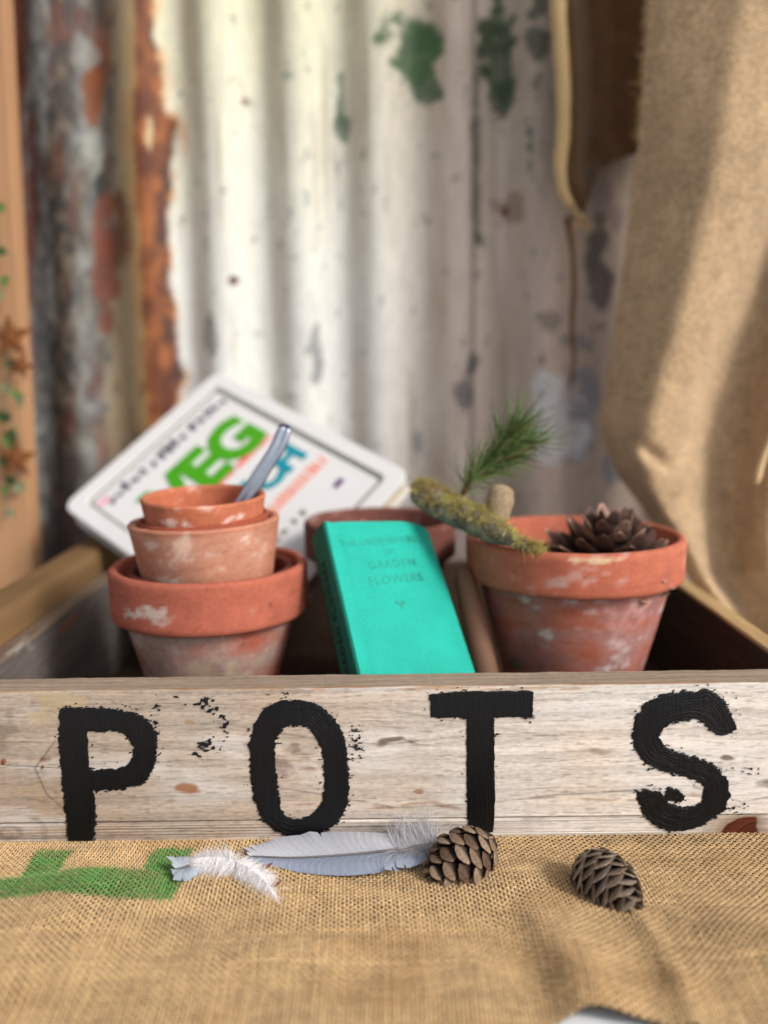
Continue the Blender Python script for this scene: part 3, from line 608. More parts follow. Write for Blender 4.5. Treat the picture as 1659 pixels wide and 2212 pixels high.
def sheet(name, x0, x1, yoff, label, rs):
    per = .083; n1_, n2_ = int((x1-x0)/.0026), 330
    s = np.linspace(x0, x1, n1_); z = np.linspace(0.001, 1.05, n2_); S, Zz = np.meshgrid(s, z, indexing='ij')
    ph = (S+.0030)/per*2*np.pi
    amp = .0080
    Yy = MY+yoff-amp*np.cos(ph)+.0035*fbm(np.stack([S*6, S*0, Zz*3], -1), 2, 160)
    V = np.stack([S, Yy, Zz], -1).reshape(-1, 3)
    V2 = V.copy(); V2[:, 1] += .0012
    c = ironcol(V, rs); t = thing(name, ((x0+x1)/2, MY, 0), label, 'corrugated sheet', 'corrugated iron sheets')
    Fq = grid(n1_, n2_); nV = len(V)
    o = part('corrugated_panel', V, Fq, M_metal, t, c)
    m = o.modifiers.new('solid', 'SOLIDIFY'); m.thickness = .0012; m.offset = -1
    return t
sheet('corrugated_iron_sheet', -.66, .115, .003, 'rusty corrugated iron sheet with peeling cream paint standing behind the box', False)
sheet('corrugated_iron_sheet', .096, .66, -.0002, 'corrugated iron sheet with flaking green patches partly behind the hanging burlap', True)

# ------------------------------------------------------------------ hanging burlap
def clothgrid(name, X, Yy, Zz, parent, base, uvscale=1.):
    n1_, n2_ = X.shape; V = np.stack([X, Yy, Zz], -1).reshape(-1, 3)
    nn = fbm(V, 3, 170, (14, 14, 14)); c = np.tile(base, (len(V), 1))*(1+.12*nn)[:, None]
    o = part(name, V, grid(n1_, n2_), M_burlap, parent, c)
    me = o.data; uv = me.uv_layers.new(name='UVMap')
    # arc-length style coordinates so that threads follow the folds
    P3 = np.stack([X, Yy, Zz], -1)
    du = np.cumsum(np.concatenate([np.zeros((1, n2_)), np.linalg.norm(np.diff(P3, axis=0), axis=2)], 0), 0)
    dv = np.cumsum(np.concatenate([np.zeros((n1_, 1)), np.linalg.norm(np.diff(P3, axis=1), axis=2)], 1), 1)
    a = np.stack([du+dv*.35, dv-du*.35], -1).reshape(-1, 2)
    li = np.zeros(len(me.loops), np.int32); me.loops.foreach_get('vertex_index', li)
    uv.data.foreach_set('uv', a[li].astype(np.float32).ravel())
    m = o.modifiers.new('solid', 'SOLIDIFY'); m.thickness = .0014; m.offset = 0
    return o
dr = thing('hanging_burlap', tuple(at(1600, 700, .28)), 'large brown burlap drape hanging in folds at the right in front of the iron', 'burlap drape', 'hanging burlap')
rows = 190; cols = 200
vv = np.concatenate([np.linspace(-1100, -170, 40), np.linspace(-160, 1430, rows-40)])  # top rows run far above the view to keep sun off the curtain
uL = interp(vv, [-160, 0, 300, 600, 850, 905, 950, 1020, 1110, 1180, 1230, 1270, 1430], [1412, 1398, 1380, 1344, 1312, 1303, 1306, 1332, 1400, 1448, 1482, 1502, 1560])
uR_ = interp(vv, [-160, 300, 560, 760, 900, 1000, 1150, 1318], [1640, 1560, 1500, 1440, 1400, 1372, 1420, 1570])
uV_ = interp(vv, [-260, 300, 590, 800, 950, 1150, 1240, 1318], [1860, 1760, 1664, 1582, 1552, 1542, 1545, 1600])
X = np.zeros((cols, rows)); Yy = X.copy(); Zz = X.copy()
for j in range(rows):
    s = np.linspace(0, 1, cols)**1.0; uu = uL[j]+(2250-uL[j])*s
    ks = [uL[j]-1, uL[j]+8, max(uR_[j], uL[j]+12), max(uR_[j], uL[j]+12)+.45*(uV_[j]-uR_[j])+4, uV_[j]-8, uV_[j]+55, uV_[j]+115, uV_[j]+200, uV_[j]+330, 2260]
    yv = [.330, .318, .272, .277, .312, .312, .262, .285, .300, .290]
    for i_ in range(1, 10): ks[i_] = max(ks[i_], ks[i_-1]+.5)
    yy = interp(uu, ks, yv); k = np.ones(9)/9
    yy = np.convolve(np.pad(yy, 4, 'edge'), k, 'valid'); yy = np.convolve(np.pad(yy, 4, 'edge'), k, 'valid')
    pw = at(uu, np.full(cols, vv[j]), yy)
    zrow = at(uL[j], vv[j], .3)[2]
    X[:, j] = pw[:, 0]; Yy[:, j] = yy; Zz[:, j] = pw[:, 2]
nz = fbm(np.stack([X, Zz, X*0], -1).reshape(-1, 3), 3, 171, (16, 9, 1)).reshape(cols, rows)
Yy = Yy+.005*nz
# a dent in the lower lobe
U_, V_ = proj(np.stack([X, Yy, Zz], -1))
q = ((U_-1412)*.8+(V_-985)*.6); q2 = (-(U_-1412)*.6+(V_-985)*.8)
Yy = Yy+.0075*np.exp(-(q/42)**2-(q2/18)**2)-.004*np.exp(-(q/40)**2-((q2-22)/16)**2)
clothgrid('burlap_sheet', X, Yy, Zz, dr, lin(206, 174, 136)*.88)
n = 900; jj = rng.integers(45, 188, n); P = np.stack([X[0, jj], Yy[0, jj], Zz[0, jj]], -1)+rng.normal(size=(n, 3))*.0006
Dr_ = np.stack([-rng.uniform(.2, 1, n), -rng.uniform(-.3, .6, n), rng.normal(0, .7, n)], -1)
V, Fq, c = ribbons(P, Dr_, rng.uniform(.002, .009, n), rng.normal(size=(n, 3))*.4, .0005, 4, np.tile(lin(206, 176, 132), (n, 1))); part('frayed_edge', V, Fq, M_fib, dr, c, kind='stuff')
th_ = spline(at(np.array([1690, 1668, 1650, 1640, 1634]), np.array([900, 940, 985, 1015, 1045]), .225), 24)
V, Fs = tube(th_, interp(np.arange(24), [0, 20, 23], [.0022, .0034, .0018]), 8); part('jute_tie', V, Fs, M_jute, dr, lin(214, 184, 140)*.9)
# second piece behind, rolled hem on its left and frayed low corner
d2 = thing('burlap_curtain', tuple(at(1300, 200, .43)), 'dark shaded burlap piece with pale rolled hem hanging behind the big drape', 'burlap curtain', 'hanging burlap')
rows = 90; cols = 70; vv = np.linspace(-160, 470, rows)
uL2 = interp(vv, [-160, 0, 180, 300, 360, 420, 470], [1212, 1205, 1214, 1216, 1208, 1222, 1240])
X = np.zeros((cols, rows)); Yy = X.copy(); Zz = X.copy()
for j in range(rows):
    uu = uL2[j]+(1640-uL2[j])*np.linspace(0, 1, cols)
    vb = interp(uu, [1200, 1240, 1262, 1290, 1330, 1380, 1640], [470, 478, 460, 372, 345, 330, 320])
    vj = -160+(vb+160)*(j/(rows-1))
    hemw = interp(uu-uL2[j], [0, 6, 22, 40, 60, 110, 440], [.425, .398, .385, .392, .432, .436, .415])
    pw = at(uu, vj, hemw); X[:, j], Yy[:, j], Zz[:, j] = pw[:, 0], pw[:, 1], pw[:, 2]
clothgrid('burlap_sheet', X, Yy, Zz, d2, lin(142, 106, 68)*.62)  # shade of the inside put into this darker brown
fr = spline(at(np.array([1232, 1246, 1258, 1252]), np.array([440, 462, 476, 484]), .385), 14)
hm = spline(at(np.array([1208, 1206, 1216, 1217, 1210, 1216, 1232]), np.array([-160, 0, 180, 290, 350, 410, 445]), .378), 60); V, Fs = tube(hm, interp(np.arange(60), [0, 20, 40, 59], [.0075, .0070, .0062, .0040]), 12); V = V+.0016*fbm(V, 3, 180, (90, 90, 90))[:, None]; part('rolled_hem', V, Fs, M_jute, d2, lin(218, 186, 134)*.92)  # pale frayed hem, colour lightened in place of the sun it misses
V, Fs = tube(fr, [.0035]*10+[.004, .0045, .004, .002], 8); part('knotted_end', V, Fs, M_jute, d2, lin(206, 176, 130)*.85)
n = 140; P = np.tile(fr[9], (n, 1))+rng.normal(size=(n, 3))*.003; Dr = rng.normal(size=(n, 3))*.7; Dr[:, 2] -= .8
V, Fq, c = ribbons(P, Dr, rng.uniform(.004, .014, n), rng.normal(size=(n, 3))*.3, .0005, 4, np.tile(lin(210, 180, 135), (n, 1))); part('frayed_fibres', V, Fq, M_fib, d2, c, kind='stuff')
th_ = spline(at(np.array([1225, 1236, 1240, 1236, 1240, 1234]), np.array([470, 540, 620, 700, 780, 830]), .42), 40)
V, Fs = tube(th_, interp(np.arange(40), [0, 8, 20, 39], [.004, .0026, .003, .0015]), 8); part('hanging_strand', V, Fs, M_jute, d2, lin(150, 112, 74)*.75)

# ------------------------------------------------------------------ clay pots
def lathe(prof, n=150, wob=.0, seed=0, lean=None):
    prof = np.array(prof, float); a = np.arange(n)/n*2*np.pi
    # densify
    seg = np.hypot(*np.diff(prof, axis=0).T); out = [prof[0]]
    for p, q, l in zip(prof[:-1], prof[1:], seg):
        k = max(1, int(l/.0016))
        for t in range(1, k+1): out.append(p+(q-p)*t/k)
    pr = np.array(out); V = np.zeros((n, len(pr), 3))
    V[..., 0] = np.cos(a)[:, None]*pr[None, :, 0]; V[..., 1] = np.sin(a)[:, None]*pr[None, :, 0]; V[..., 2] = pr[None, :, 1]
    if wob:
        fv = V.reshape(-1, 3); d = wob*fbm(fv, 3, seed, (35, 35, 35)).reshape(n, -1); V[..., :2] *= (1+d/np.maximum(pr[None, :, 0], .01))[..., None]
        V[..., 2] += .5*d
    return V, grid(n, len(pr), True)
def pot(name, loc, R, h, rimh, lip, slope, label, colf, cat='clay pot', tilt=(0, 0), seed=0, wall=.0065, wob=.0006):
    t = thing(name, loc, label, cat, 'terracotta pots in the box'); t.rotation_euler = (tilt[0], tilt[1], 0)
    bpy.context.view_layer.update()
    rb = R-lip; rbase = rb-(h-rimh)*slope
    if rimh > 0:
        body = [(.008, .002), (rbase-.003, .0), (rbase, .002), (rb-.0002, h-rimh+.002)]
        rim = [(rb-.0006, h-rimh+.0008), (R-.0022, h-rimh), (R-.0007, h-rimh+.0012), (R-.0004, h-rimh+.004), (R, h-.004), (R-.0008, h-.0012), (R-.003, h), (R-wall+.001, h-.0005), (R-wall, h-.002), (R-wall-lip*.7, h-rimh)]
        inner = [(R-wall-lip*.7, h-rimh), (rbase-wall, .009), (.008, .008)]
    else:
        body = [(.008, .002), (rbase-.003, 0), (rbase, .002), (R-.0006, h-.003)]
        rim = [(R-.0006, h-.003), (R, h-.0015), (R-.0012, h), (R-wall+.0015, h), (R-wall, h-.002)]
        inner = [(R-wall, h-.002), (rbase-wall, .009), (.008, .008)]
    for nm, pr in (('body', body), ('rim', rim), ('inner_wall', inner)):
        V, Fq = lathe(pr, 160, wob, seed); fv = V.reshape(-1, 3)
        me = mk_mesh(nm, fv, Fq, colf(fv, nm, seed)); link(nm, me, M_clay, t, world=False)
    return t
def T_(n, *c): return np.tile(lin(*c), (n, 1))
def claycol(base, pale, pale_am, bodypale=None, bodyam=0, green=0, focus=None, k=.8):
    def f(P, nm, seed):
        n = len(P); b = T_(n, *base)
        n1 = fbm(P, 4, seed+1, (22, 22, 30)); n2 = fbm(P, 4, seed+2, (70, 70, 120)); n3 = fbm(P, 3, seed+3, (220, 220, 220)); ns = fbm(P, 3, seed+8, (12, 12, 90))
        c = b*(1+.15*n1+.12*n2)[:, None]
        c = mixc(c, c*np.array([.78, .62, .56]), np.clip(n1*1.4-.2, 0, .55))
        am = pale_am if nm != 'body' else max(pale_am, bodyam)
        if nm == 'body' and bodypale is not None:
            m = np.clip(.50+1.5*n1+.8*n2+.6*ns-(.9-bodyam), 0, 1)*bodyam; c = mixc(c, T_(n, *bodypale)*(1+.12*n3)[:, None], m)
        m = np.clip((n2*.8+n1*.5+n3*.3-.42+.25*am)*3.2, 0, 1)*am
        c = mixc(c, T_(n, *pale), m)
        if focus is not None:
            for (fx, fz, rx, rz, a_, colr, where) in focus:
                if where != nm: continue
                ang = np.degrees(np.arctan2(P[:, 0], -P[:, 1]))   # 0 faces the camera, positive to the right
                g = 1-((ang-fx)/rx)**2-((P[:, 2]-fz)/rz)**2
                m = np.clip((g*1.1+1.2*n2+.7*n3+.3*n1-.75)*2.4, 0, 1)*a_*(abs(ang-fx) < 90); c = mixc(c, T_(n, *colr), m)
        c = mixc(c, T_(n, 66, 48, 42), np.clip((n3-.55)*6, 0, 1)*.55)
        tl = fbm(P, 3, seed+11, (30, 30, 4)); c = mixc(c, T_(n, 120, 84, 70), np.clip(tl*1.4-.35, 0, .4)); sc_ = fbm(P, 2, seed+12, (60, 60, 900)); c = c*(1-.16*np.clip((sc_-.3)*4, 0, 1))[:, None]
        if green: c = mixc(c, T_(n, 92, 104, 84), np.clip(n1*1.4+.4*n2-.1, 0, 1)*green)
        if nm == 'inner_wall': c = c*np.array([.95, .9, .88])
        return c*k
    return f
PF = .0087
pL = at(452, 1210, .125); 
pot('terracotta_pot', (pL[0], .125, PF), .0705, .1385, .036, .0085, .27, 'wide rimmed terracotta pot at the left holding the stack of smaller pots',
    claycol((184, 103, 82), (212, 182, 172), .5, (180, 152, 142), 1.0, 0, [(-22, .118, 24, .013, .95, (216, 194, 182), 'rim'), (20, .07, 50, .018, .6, (190, 178, 140), 'body'), (-20, .06, 50, .03, .6, (186, 150, 136), 'body')], k=.84), seed=200)
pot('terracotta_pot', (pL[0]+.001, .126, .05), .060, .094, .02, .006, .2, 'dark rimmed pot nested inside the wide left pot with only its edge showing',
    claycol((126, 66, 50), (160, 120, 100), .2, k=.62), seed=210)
zM = .179
pM = at(449, 1120, .125)
pot('terracotta_pot', (pM[0], .124, .094), .0535, .085, 0, .0, .16, 'pale orange plain pot in the middle of the left stack', 
    claycol((194, 130, 104), (220, 192, 176), .9, (200, 156, 134), .7, 0, [(-8, .075, 20, .006, .6, (226, 186, 160), 'body')], k=.86), seed=220, tilt=(0, -.028), wob=.0009)
pI = at(448, 1112, .124)
pot('terracotta_pot', (pI[0]+.001, .124, .112), .0462, .0695, 0, .0, .16, 'thin red clay pot nested between the middle and the top pot of the stack',
    claycol((164, 84, 62), (180, 120, 100), .2, k=.8), seed=230, tilt=(.02, -.04), wall=.0045)
pT = at(442, 1064, .124)
pot('terracotta_pot', (pT[0], .124, .126), .0438, .0705, 0, .0, .15, 'small orange clay pot at the top of the left stack, holding a handle',
    claycol((192, 114, 84), (228, 198, 186), .75, None, 0, 0, [(-25, .0575, 30, .006, .95, (232, 206, 196), 'body'), (38, .0595, 24, .007, .95, (234, 204, 196), 'body')], k=.88), seed=240, tilt=(.045, -.006), wall=.0042, wob=.0011)
pR = at(1240, 1166, .15)
potR = pot('terracotta_pot', (pR[0], .152, PF), .0805, .1515, .0315, .0085, .255, 'large terracotta pot at the right with a pine cone sitting in its mouth',
    claycol((190, 108, 84), (218, 194, 188), .45, (176, 128, 122), 1.0, 0, [(14, .054, 26, .015, .95, (216, 198, 200), 'body'), (30, .038, 22, .014, .95, (220, 206, 210), 'body'), (-58, .05, 24, .04, .9, (112, 106, 88), 'body'), (-2, .1475, 22, .003, .9, (226, 196, 160), 'rim'), (22, .10, 40, .02, .6, (206, 152, 146), 'body')], k=.86), seed=250)
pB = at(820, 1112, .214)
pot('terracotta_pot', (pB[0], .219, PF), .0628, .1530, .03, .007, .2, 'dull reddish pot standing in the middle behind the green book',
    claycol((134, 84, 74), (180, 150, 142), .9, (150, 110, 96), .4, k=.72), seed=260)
# pale wooden dibber standing between the book and the right pot
dib = thing('wooden_dibber', tuple(at(1040, 1450, .12)), 'blurred tan rounded stick standing between the green book and the right pot', 'stick')
a_, b_ = at(998, 1222, .135), at(1048, 1452, .105); dd_ = (b_-a_); b2 = a_+dd_*((a_[2]-.0095)/(a_[2]-b_[2]))
V, Fs = tube(a_+(b2-a_)*np.linspace(0, 1, 20)[:, None], interp(np.linspace(0, 1, 20), [0, .04, .1, .3, .6, 1], [.003, .0065, .008, .0088, .0095, .0100]), 18)
part('shaft', V, Fs, material('pale_handle_wood', color=lin(140, 102, 80)*.6, rough=.7, var=.15, vscale=80, bump=.2), dib)

# steel handle in the top pot
hd = thing('steel_handle', tuple(at(545, 1066, .115)), 'bluish steel handle leaning out of the top pot of the stack', 'handle')
cl = spline(np.array([at(508, 1110, .135), at(540, 1062, .137), at(572, 1010, .140), (at(600, 965, .143)), at(617, 922, .146)]), 24)
wid = interp(np.linspace(0, 1, 24), [0, .25, .6, .88, 1], [.0046, .0058, .0052, .0056, .0046]); V = []
tan = np.gradient(cl, axis=0); tan /= np.linalg.norm(tan, axis=1, keepdims=True); sd_ = np.cross(tan, [0, -1, 0]); sd_ /= np.linalg.norm(sd_, axis=1, keepdims=True); nm_ = np.cross(sd_, tan)
for p, s_, n_, w_ in zip(cl, sd_, nm_, wid):
    for a, b in ((-1, 0), (-.75, .0016), (-.3, .0007), (.3, .0007), (.75, .0016), (1, 0), (.6, -.0014), (-.6, -.0014)): V.append(p+s_*a*w_+n_*b)
Fs = [(8*i+j, 8*i+(j+1) % 8, 8*i+8+(j+1) % 8, 8*i+8+j) for i in range(23) for j in range(8)]+[tuple(range(8))[::-1], tuple(184+j for j in range(8))]
part('grip', V, Fs, M_steel, hd)
e = cl[-1]; V, Fs = tube([e-sd_[-1]*.0042-tan[-1]*.002, e-sd_[-1]*.002+tan[-1]*.0008, e+sd_[-1]*.002+tan[-1]*.001, e+sd_[-1]*.0044-tan[-1]*.0015], .0016, 8); part('end_cap', V, Fs, M_black, hd)

# ------------------------------------------------------------------ books
def text_mesh(name, s, size, mat, parent, mw, extrude=.0002, align='CENTER', spacing=1., bold=0., shear=0, sx=1.):
    cu = bpy.data.curves.new('t', 'FONT'); cu.body = s; cu.size = size; cu.extrude = extrude; cu.align_x = align; cu.space_character = spacing; cu.offset = bold
    cu.resolution_u = 3
    to = bpy.data.objects.new('t', cu); scene.collection.objects.link(to); bpy.context.view_layer.update()
    me = bpy.data.meshes.new_from_object(to.evaluated_get(bpy.context.evaluated_depsgraph_get())); me.name = name
    bpy.data.objects.remove(to); me.transform(Matrix.Diagonal((sx, 1, 1, 1))); me.transform(mw)
    me.materials.clear(); me.materials.append(mat); o = bpy.data.objects.new(name, me); scene.collection.objects.link(o); o.parent = parent; return o
def frame(t, o0, ux, uy, uz):
    m = Matrix.Identity(4)
    for i in range(3): m[i][0], m[i][1], m[i][2], m[i][3] = ux[i], uy[i], uz[i], o0[i]
    t.matrix_world = m; t.location = m.to_translation(); t.rotation_euler = m.to_euler()
nrm = lambda v: v/np.linalg.norm(v)
# green book
TL, BL = at(700, 1128, .110), at(774, 1452, .042)
vy = nrm(TL-BL); TRg = at(905, 1086, .153); ux = TRg-TL; ux = nrm(ux-vy*(ux@vy)); uz = np.cross(ux, vy)
bwid, bhei, bth = .0865, .142, .0270
O0 = TL-vy*bhei
gb = thing('green_book', tuple(O0), 'small turquoise green clothbound book standing tilted between the pots', 'book')
frame(gb, O0, ux, vy, uz)
def cover(name, z0, th, sign=1, mat=M_book):
    nx_, ny_ = 26, 30; xs_ = np.linspace(.0, bwid, nx_); ys_ = np.linspace(0, bhei, ny_); V = []
    for lay in (0, 1):
        for xx in xs_:
            for yy in ys_:
                # rounded corners on the fore edge, gentle warp backwards, hinge groove
                rc = .004; ylo = 0; yhi = bhei
                k = max(0, xx-(bwid-rc)); ins = rc-math.sqrt(max(rc*rc-k*k, 0)); y2 = min(max(yy, ins), bhei-ins)
                bend = -.011*max(0, (xx/bwid-.62)/.38)**2*(.25+.75*yy/bhei) if sign > 0 else -.004*max(0, (xx/bwid-.62)/.38)**2
                gr = -.0011*math.exp(-((xx-.0065)/.0016)**2)*sign
                V.append((xx, y2, z0+bend+gr+(th if lay else 0)))
    N_ = nx_*ny_; Fs = [(i*ny_+j, i*ny_+j+1, (i+1)*ny_+j+1, (i+1)*ny_+j) for i in range(nx_-1) for j in range(ny_-1)]
    Fs2 = [tuple(N_+q for q in f[::-1]) for f in Fs]; S = []
    for i in range(nx_-1):
        for j in (0, ny_-1):
            a, b = i*ny_+j, (i+1)*ny_+j; S.append((a, b, b+N_, a+N_) if j == 0 else (b, a, a+N_, b+N_))
    for j in range(ny_-1):
        for i in (0, nx_-1):
            a, b = i*ny_+j, i*ny_+j+1; S.append((b, a, a+N_, b+N_) if i == 0 else (a, b, b+N_, a+N_))
    me = mk_mesh(name, V, Fs+Fs2+S, smooth=True); me.set_sharp_from_angle(angle=R_(40)) if hasattr(me, 'set_sharp_from_angle') else None
    return link(name, me, mat, gb, world=False)
fc = cover('front_cover', -.0016, .0020); cover('back_cover', -bth, .0020, -1)
ns = 14; a = np.linspace(0, 1, ns); V = []
for yy in np.linspace(0, bhei, 16):
    for t in a: V.append((-.0018*math.sin(t*math.pi)-.0008, yy, .0002-t*(bth-.0002)))
    for t in a[::-1]: V.append((-.0018*math.sin(t*math.pi)+.0010, yy, .0002-t*(bth-.0002)))
k = 2*ns; Fs = [(i*k+j, i*k+(j+1) % k, (i+1)*k+(j+1) % k, (i+1)*k+j) for i in range(15) for j in range(k)]+[tuple(range(k))[::-1], tuple(15*k+j for j in range(k))]
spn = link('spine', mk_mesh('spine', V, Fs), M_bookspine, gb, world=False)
# raised joint ridge beside the spine
V, Fs = tube([(.0012, y_, .0004) for y_ in np.linspace(.0, bhei, 12)], .0011, 8); link('joint_ridge', mk_mesh('joint_ridge', V, Fs), M_book, gb, world=False)
V, Fs = boxv(.002, bwid-.004, .003, bhei-.003, -bth+.0025, -.0118); o = link('page_block', mk_mesh('page_block', V, Fs, smooth=False), M_pages, gb, world=False)
V, Fs = boxv(.002, bwid*.6, .003, bhei-.003, -.0118, -.0017); link('page_block', mk_mesh('page_block', V, Fs, smooth=False), M_pages, gb, world=False)
def ontext(s, y_, size, sp_=1.05, sx=1.):
    return text_mesh('stamped_title', s, size, M_ink, fc, Matrix.Translation((bwid*.485+.002, y_, .00042))@Matrix.Rotation(R_(3.0), 4, 'Z'), extrude=.00008, spacing=sp_, sx=sx)
ontext("THE OBSERVER'S BOOK", bhei-.0185, .0072, 1.02, .92); ontext('OF', bhei-.0270, .0060); ontext('GARDEN', bhei-.0375, .0086, 1.15); ontext('FLOWERS', bhei-.0500, .0092, 1.1)
Vo = [(0, 0), (.0016, .0026), (.0030, .0012), (.0046, .0022), (.0034, -.0004), (.0012, -.0010), (.0006, -.0042), (-.0004, -.0042), (-.0008, -.0008), (-.0034, .0002), (-.0040, .0024), (-.0018, .0020)]
V = [(bwid*.485+x_, bhei-.066+y_, .00046) for x_, y_ in Vo]; link('stamped_ornament', mk_mesh('stamped_ornament', V+[(x, y, z-.0002) for x, y, z in V], [tuple(range(12))]+[((i+1) % 12, i, 12+i, 12+(i+1) % 12) for i in range(12)], smooth=False), M_ink, fc, world=False)
# spine lettering runs up the spine
mws = Matrix.Translation((-.00285, bhei*.44, -bth*.5-.0022))@Matrix(((0, 0, -1, 0), (1, 0, 0, 0), (0, -1, 0, 0), (0, 0, 0, 1)))
M_ink2 = material('black_spine_stamping', color=lin(16, 46, 42), rough=.6, var=.1, bump=0)
text_mesh('spine_title', 'GARDEN FLOWERS', .0088, M_ink2, spn, Matrix.Translation((-.0029, bhei*.50, -.0078))@Matrix(((0, 0, -1, 0), (1, 0, 0, 0), (0, -1, 0, 0), (0, 0, 0, 1))), extrude=.0002, spacing=1.25)

# white veg book lying back against the iron
kk = .93*1.045/.9*.9
lean, yaw = R_(46), R_(-14); nB = np.array([math.sin(yaw)*math.cos(lean), -math.cos(yaw)*math.cos(lean), math.sin(lean)])
rT = rays(470, 806); pT0 = C0+rT*.94
Tp, Lp, Rp = pT0, atpl(138, 1097, pT0, nB), atpl(900, 1032, pT0, nB)
bx = nrm(Tp-Lp); by = -nrm((Rp-Tp)-bx*((Rp-Tp)@bx)); bz = np.cross(bx, by)
bwv = float(np.linalg.norm(Tp-Lp)); bhv = float(np.linalg.norm(Rp-Tp))-.007
OL = Lp+by*(-bhv)      # lower-left corner in reading orientation
vb_ = thing('white_veg_book', tuple(OL), 'white hardback gardening book with big green VEG lettering leaning behind the pots', 'book')
frame(vb_, OL, bx, by, bz)
def rrect(w, h, r, x0=0, y0=0, n=6):
    P = []
    for cx, cy, a0 in ((w-r, h-r, 0), (r, h-r, 90), (r, r, 180), (w-r, r, 270)):
        for i in range(n+1): a = R_(a0+90*i/n); P.append((x0+cx+r*math.cos(a), y0+cy+r*math.sin(a)))
    return P
def slab(name, P, z0, z1, mat, parent, bev=0):
    n = len(P); V = [(x, y, z1) for x, y in P]+[(x, y, z0) for x, y in P]
    o = link(name, mk_mesh(name, V, [tuple(range(n)), tuple(range(2*n-1, n-1, -1))]+[((i+1) % n, i, n+i, n+(i+1) % n) for i in range(n)], smooth=False), mat, parent, world=False)
    if bev: bevel(o, bev, 3)
    return o
def ring(name, Po, Pi, z0, z1, mat, parent, bev=0):
    n = len(Po); V = [(x, y, z1) for x, y in Po]+[(x, y, z1) for x, y in Pi]+[(x, y, z0) for x, y in Po]+[(x, y, z0) for x, y in Pi]
    Fs = []
    for i in range(n):
        j = (i+1) % n; Fs += [(i, j, n+j, n+i), (j, i, 2*n+i, 2*n+j), (n+i, n+j, 3*n+j, 3*n+i), (2*n+i, 3*n+i, 3*n+j, 2*n+j)]
    o = link(name, mk_mesh(name, V, Fs, smooth=False), mat, parent, world=False)
    if bev: bevel(o, bev, 2)
    return o
fcv = slab('front_cover', rrect(bwv, bhv, .012), -.003, 0, M_white, vb_)
slab('back_cover', rrect(bwv, bhv, .010), -.021, -.018, M_white, vb_)
slab('page_block', rrect(bwv-.008, bhv-.008, .004, .004, .004), -.0178, -.0032, M_pages, vb_)
bw_ = .0175
ring('raised_border', rrect(bwv, bhv, .012), rrect(bwv-2*bw_+.003, bhv-2*bw_+.003, .006, bw_-.0015, bw_-.0015), .0001, .0032, M_white, vb_, .0009)
ring('border_line', rrect(bwv-2*bw_, bhv-2*bw_, .006, bw_, bw_), rrect(bwv-2*bw_-.005, bhv-2*bw_-.005, .005, bw_+.0025, bw_+.0025), .0002, .0007, M_line, vb_)
def T2(x, y, rot=0): return Matrix.Translation((x, y, .0006))@Matrix.Rotation(rot, 4, 'Z')
cx_ = bwv*.5
text_mesh('veg_title', 'VEG', .073, M_green, fcv, T2(cx_+.009, bhv-.112), extrude=.0004, bold=.0036, spacing=.97, sx=.98)
text_mesh('patch_title', 'PATCH', .041, M_teal, fcv, T2(cx_+.009, bhv-.165), extrude=.0004, bold=.002, spacing=1.0, sx=1.0)
def marks(name, x0, x1, y, h, mat, step, wd, seed, jag=.3):
    r = random.Random(seed); V = []; Fs = []; x = x0
    while x < x1:
        hh = h*(1+r.uniform(-jag, jag)); ww = wd*r.uniform(.7, 1.3); y0 = y+r.uniform(-.2, .2)*h*jag; b = len(V); t = r.uniform(-.4, .4)*ww
        V += [(x, y0, .0006), (x+ww, y0, .0006), (x+ww+t, y0+hh, .0006), (x+t, y0+hh, .0006)]; V += [(a, b_, .0002) for a, b_, _ in V[b:b+4]]
        Fs += [(b, b+1, b+2, b+3), (b, b+4, b+5, b+1), (b+1, b+5, b+6, b+2), (b+2, b+6, b+7, b+3), (b+3, b+7, b+4, b)]
        x += step*r.uniform(.8, 1.25)
    return link(name, mk_mesh(name, V, Fs, smooth=False), mat, fcv, world=False, kind='stuff')
marks('charcoal_print_row', .030, bwv-.026, bhv-.0415, .0085, M_black, .0105, .0048, 3, .6)
marks('charcoal_print_row', .033, bwv-.026, bhv-.0375, .004, M_black, .0135, .006, 8, .6)
marks('faint_print_row', .030, bwv-.030, bhv-.0285, .002, M_line, .006, .0024, 5, .3)
marks('red_print_row', .085, bwv-.032, bhv-.119, .0062, M_red, .0068, .0046, 4, .2)
marks('salmon_print_row', .040, bwv-.030, bhv-.190, .0125, M_orange, .0055, .0030, 6, .08)
marks('purple_print_row', bwv-.05, bwv-.04, bhv-.219, .006, M_purple, .007, .005, 9)
marks('purple_print_row', .075, .125, bhv-.214, .006, M_line, .011, .005, 10)
marks('pink_print_row', .0235, .034, bhv-.0345, .008, M_pink, .005, .004, 2)

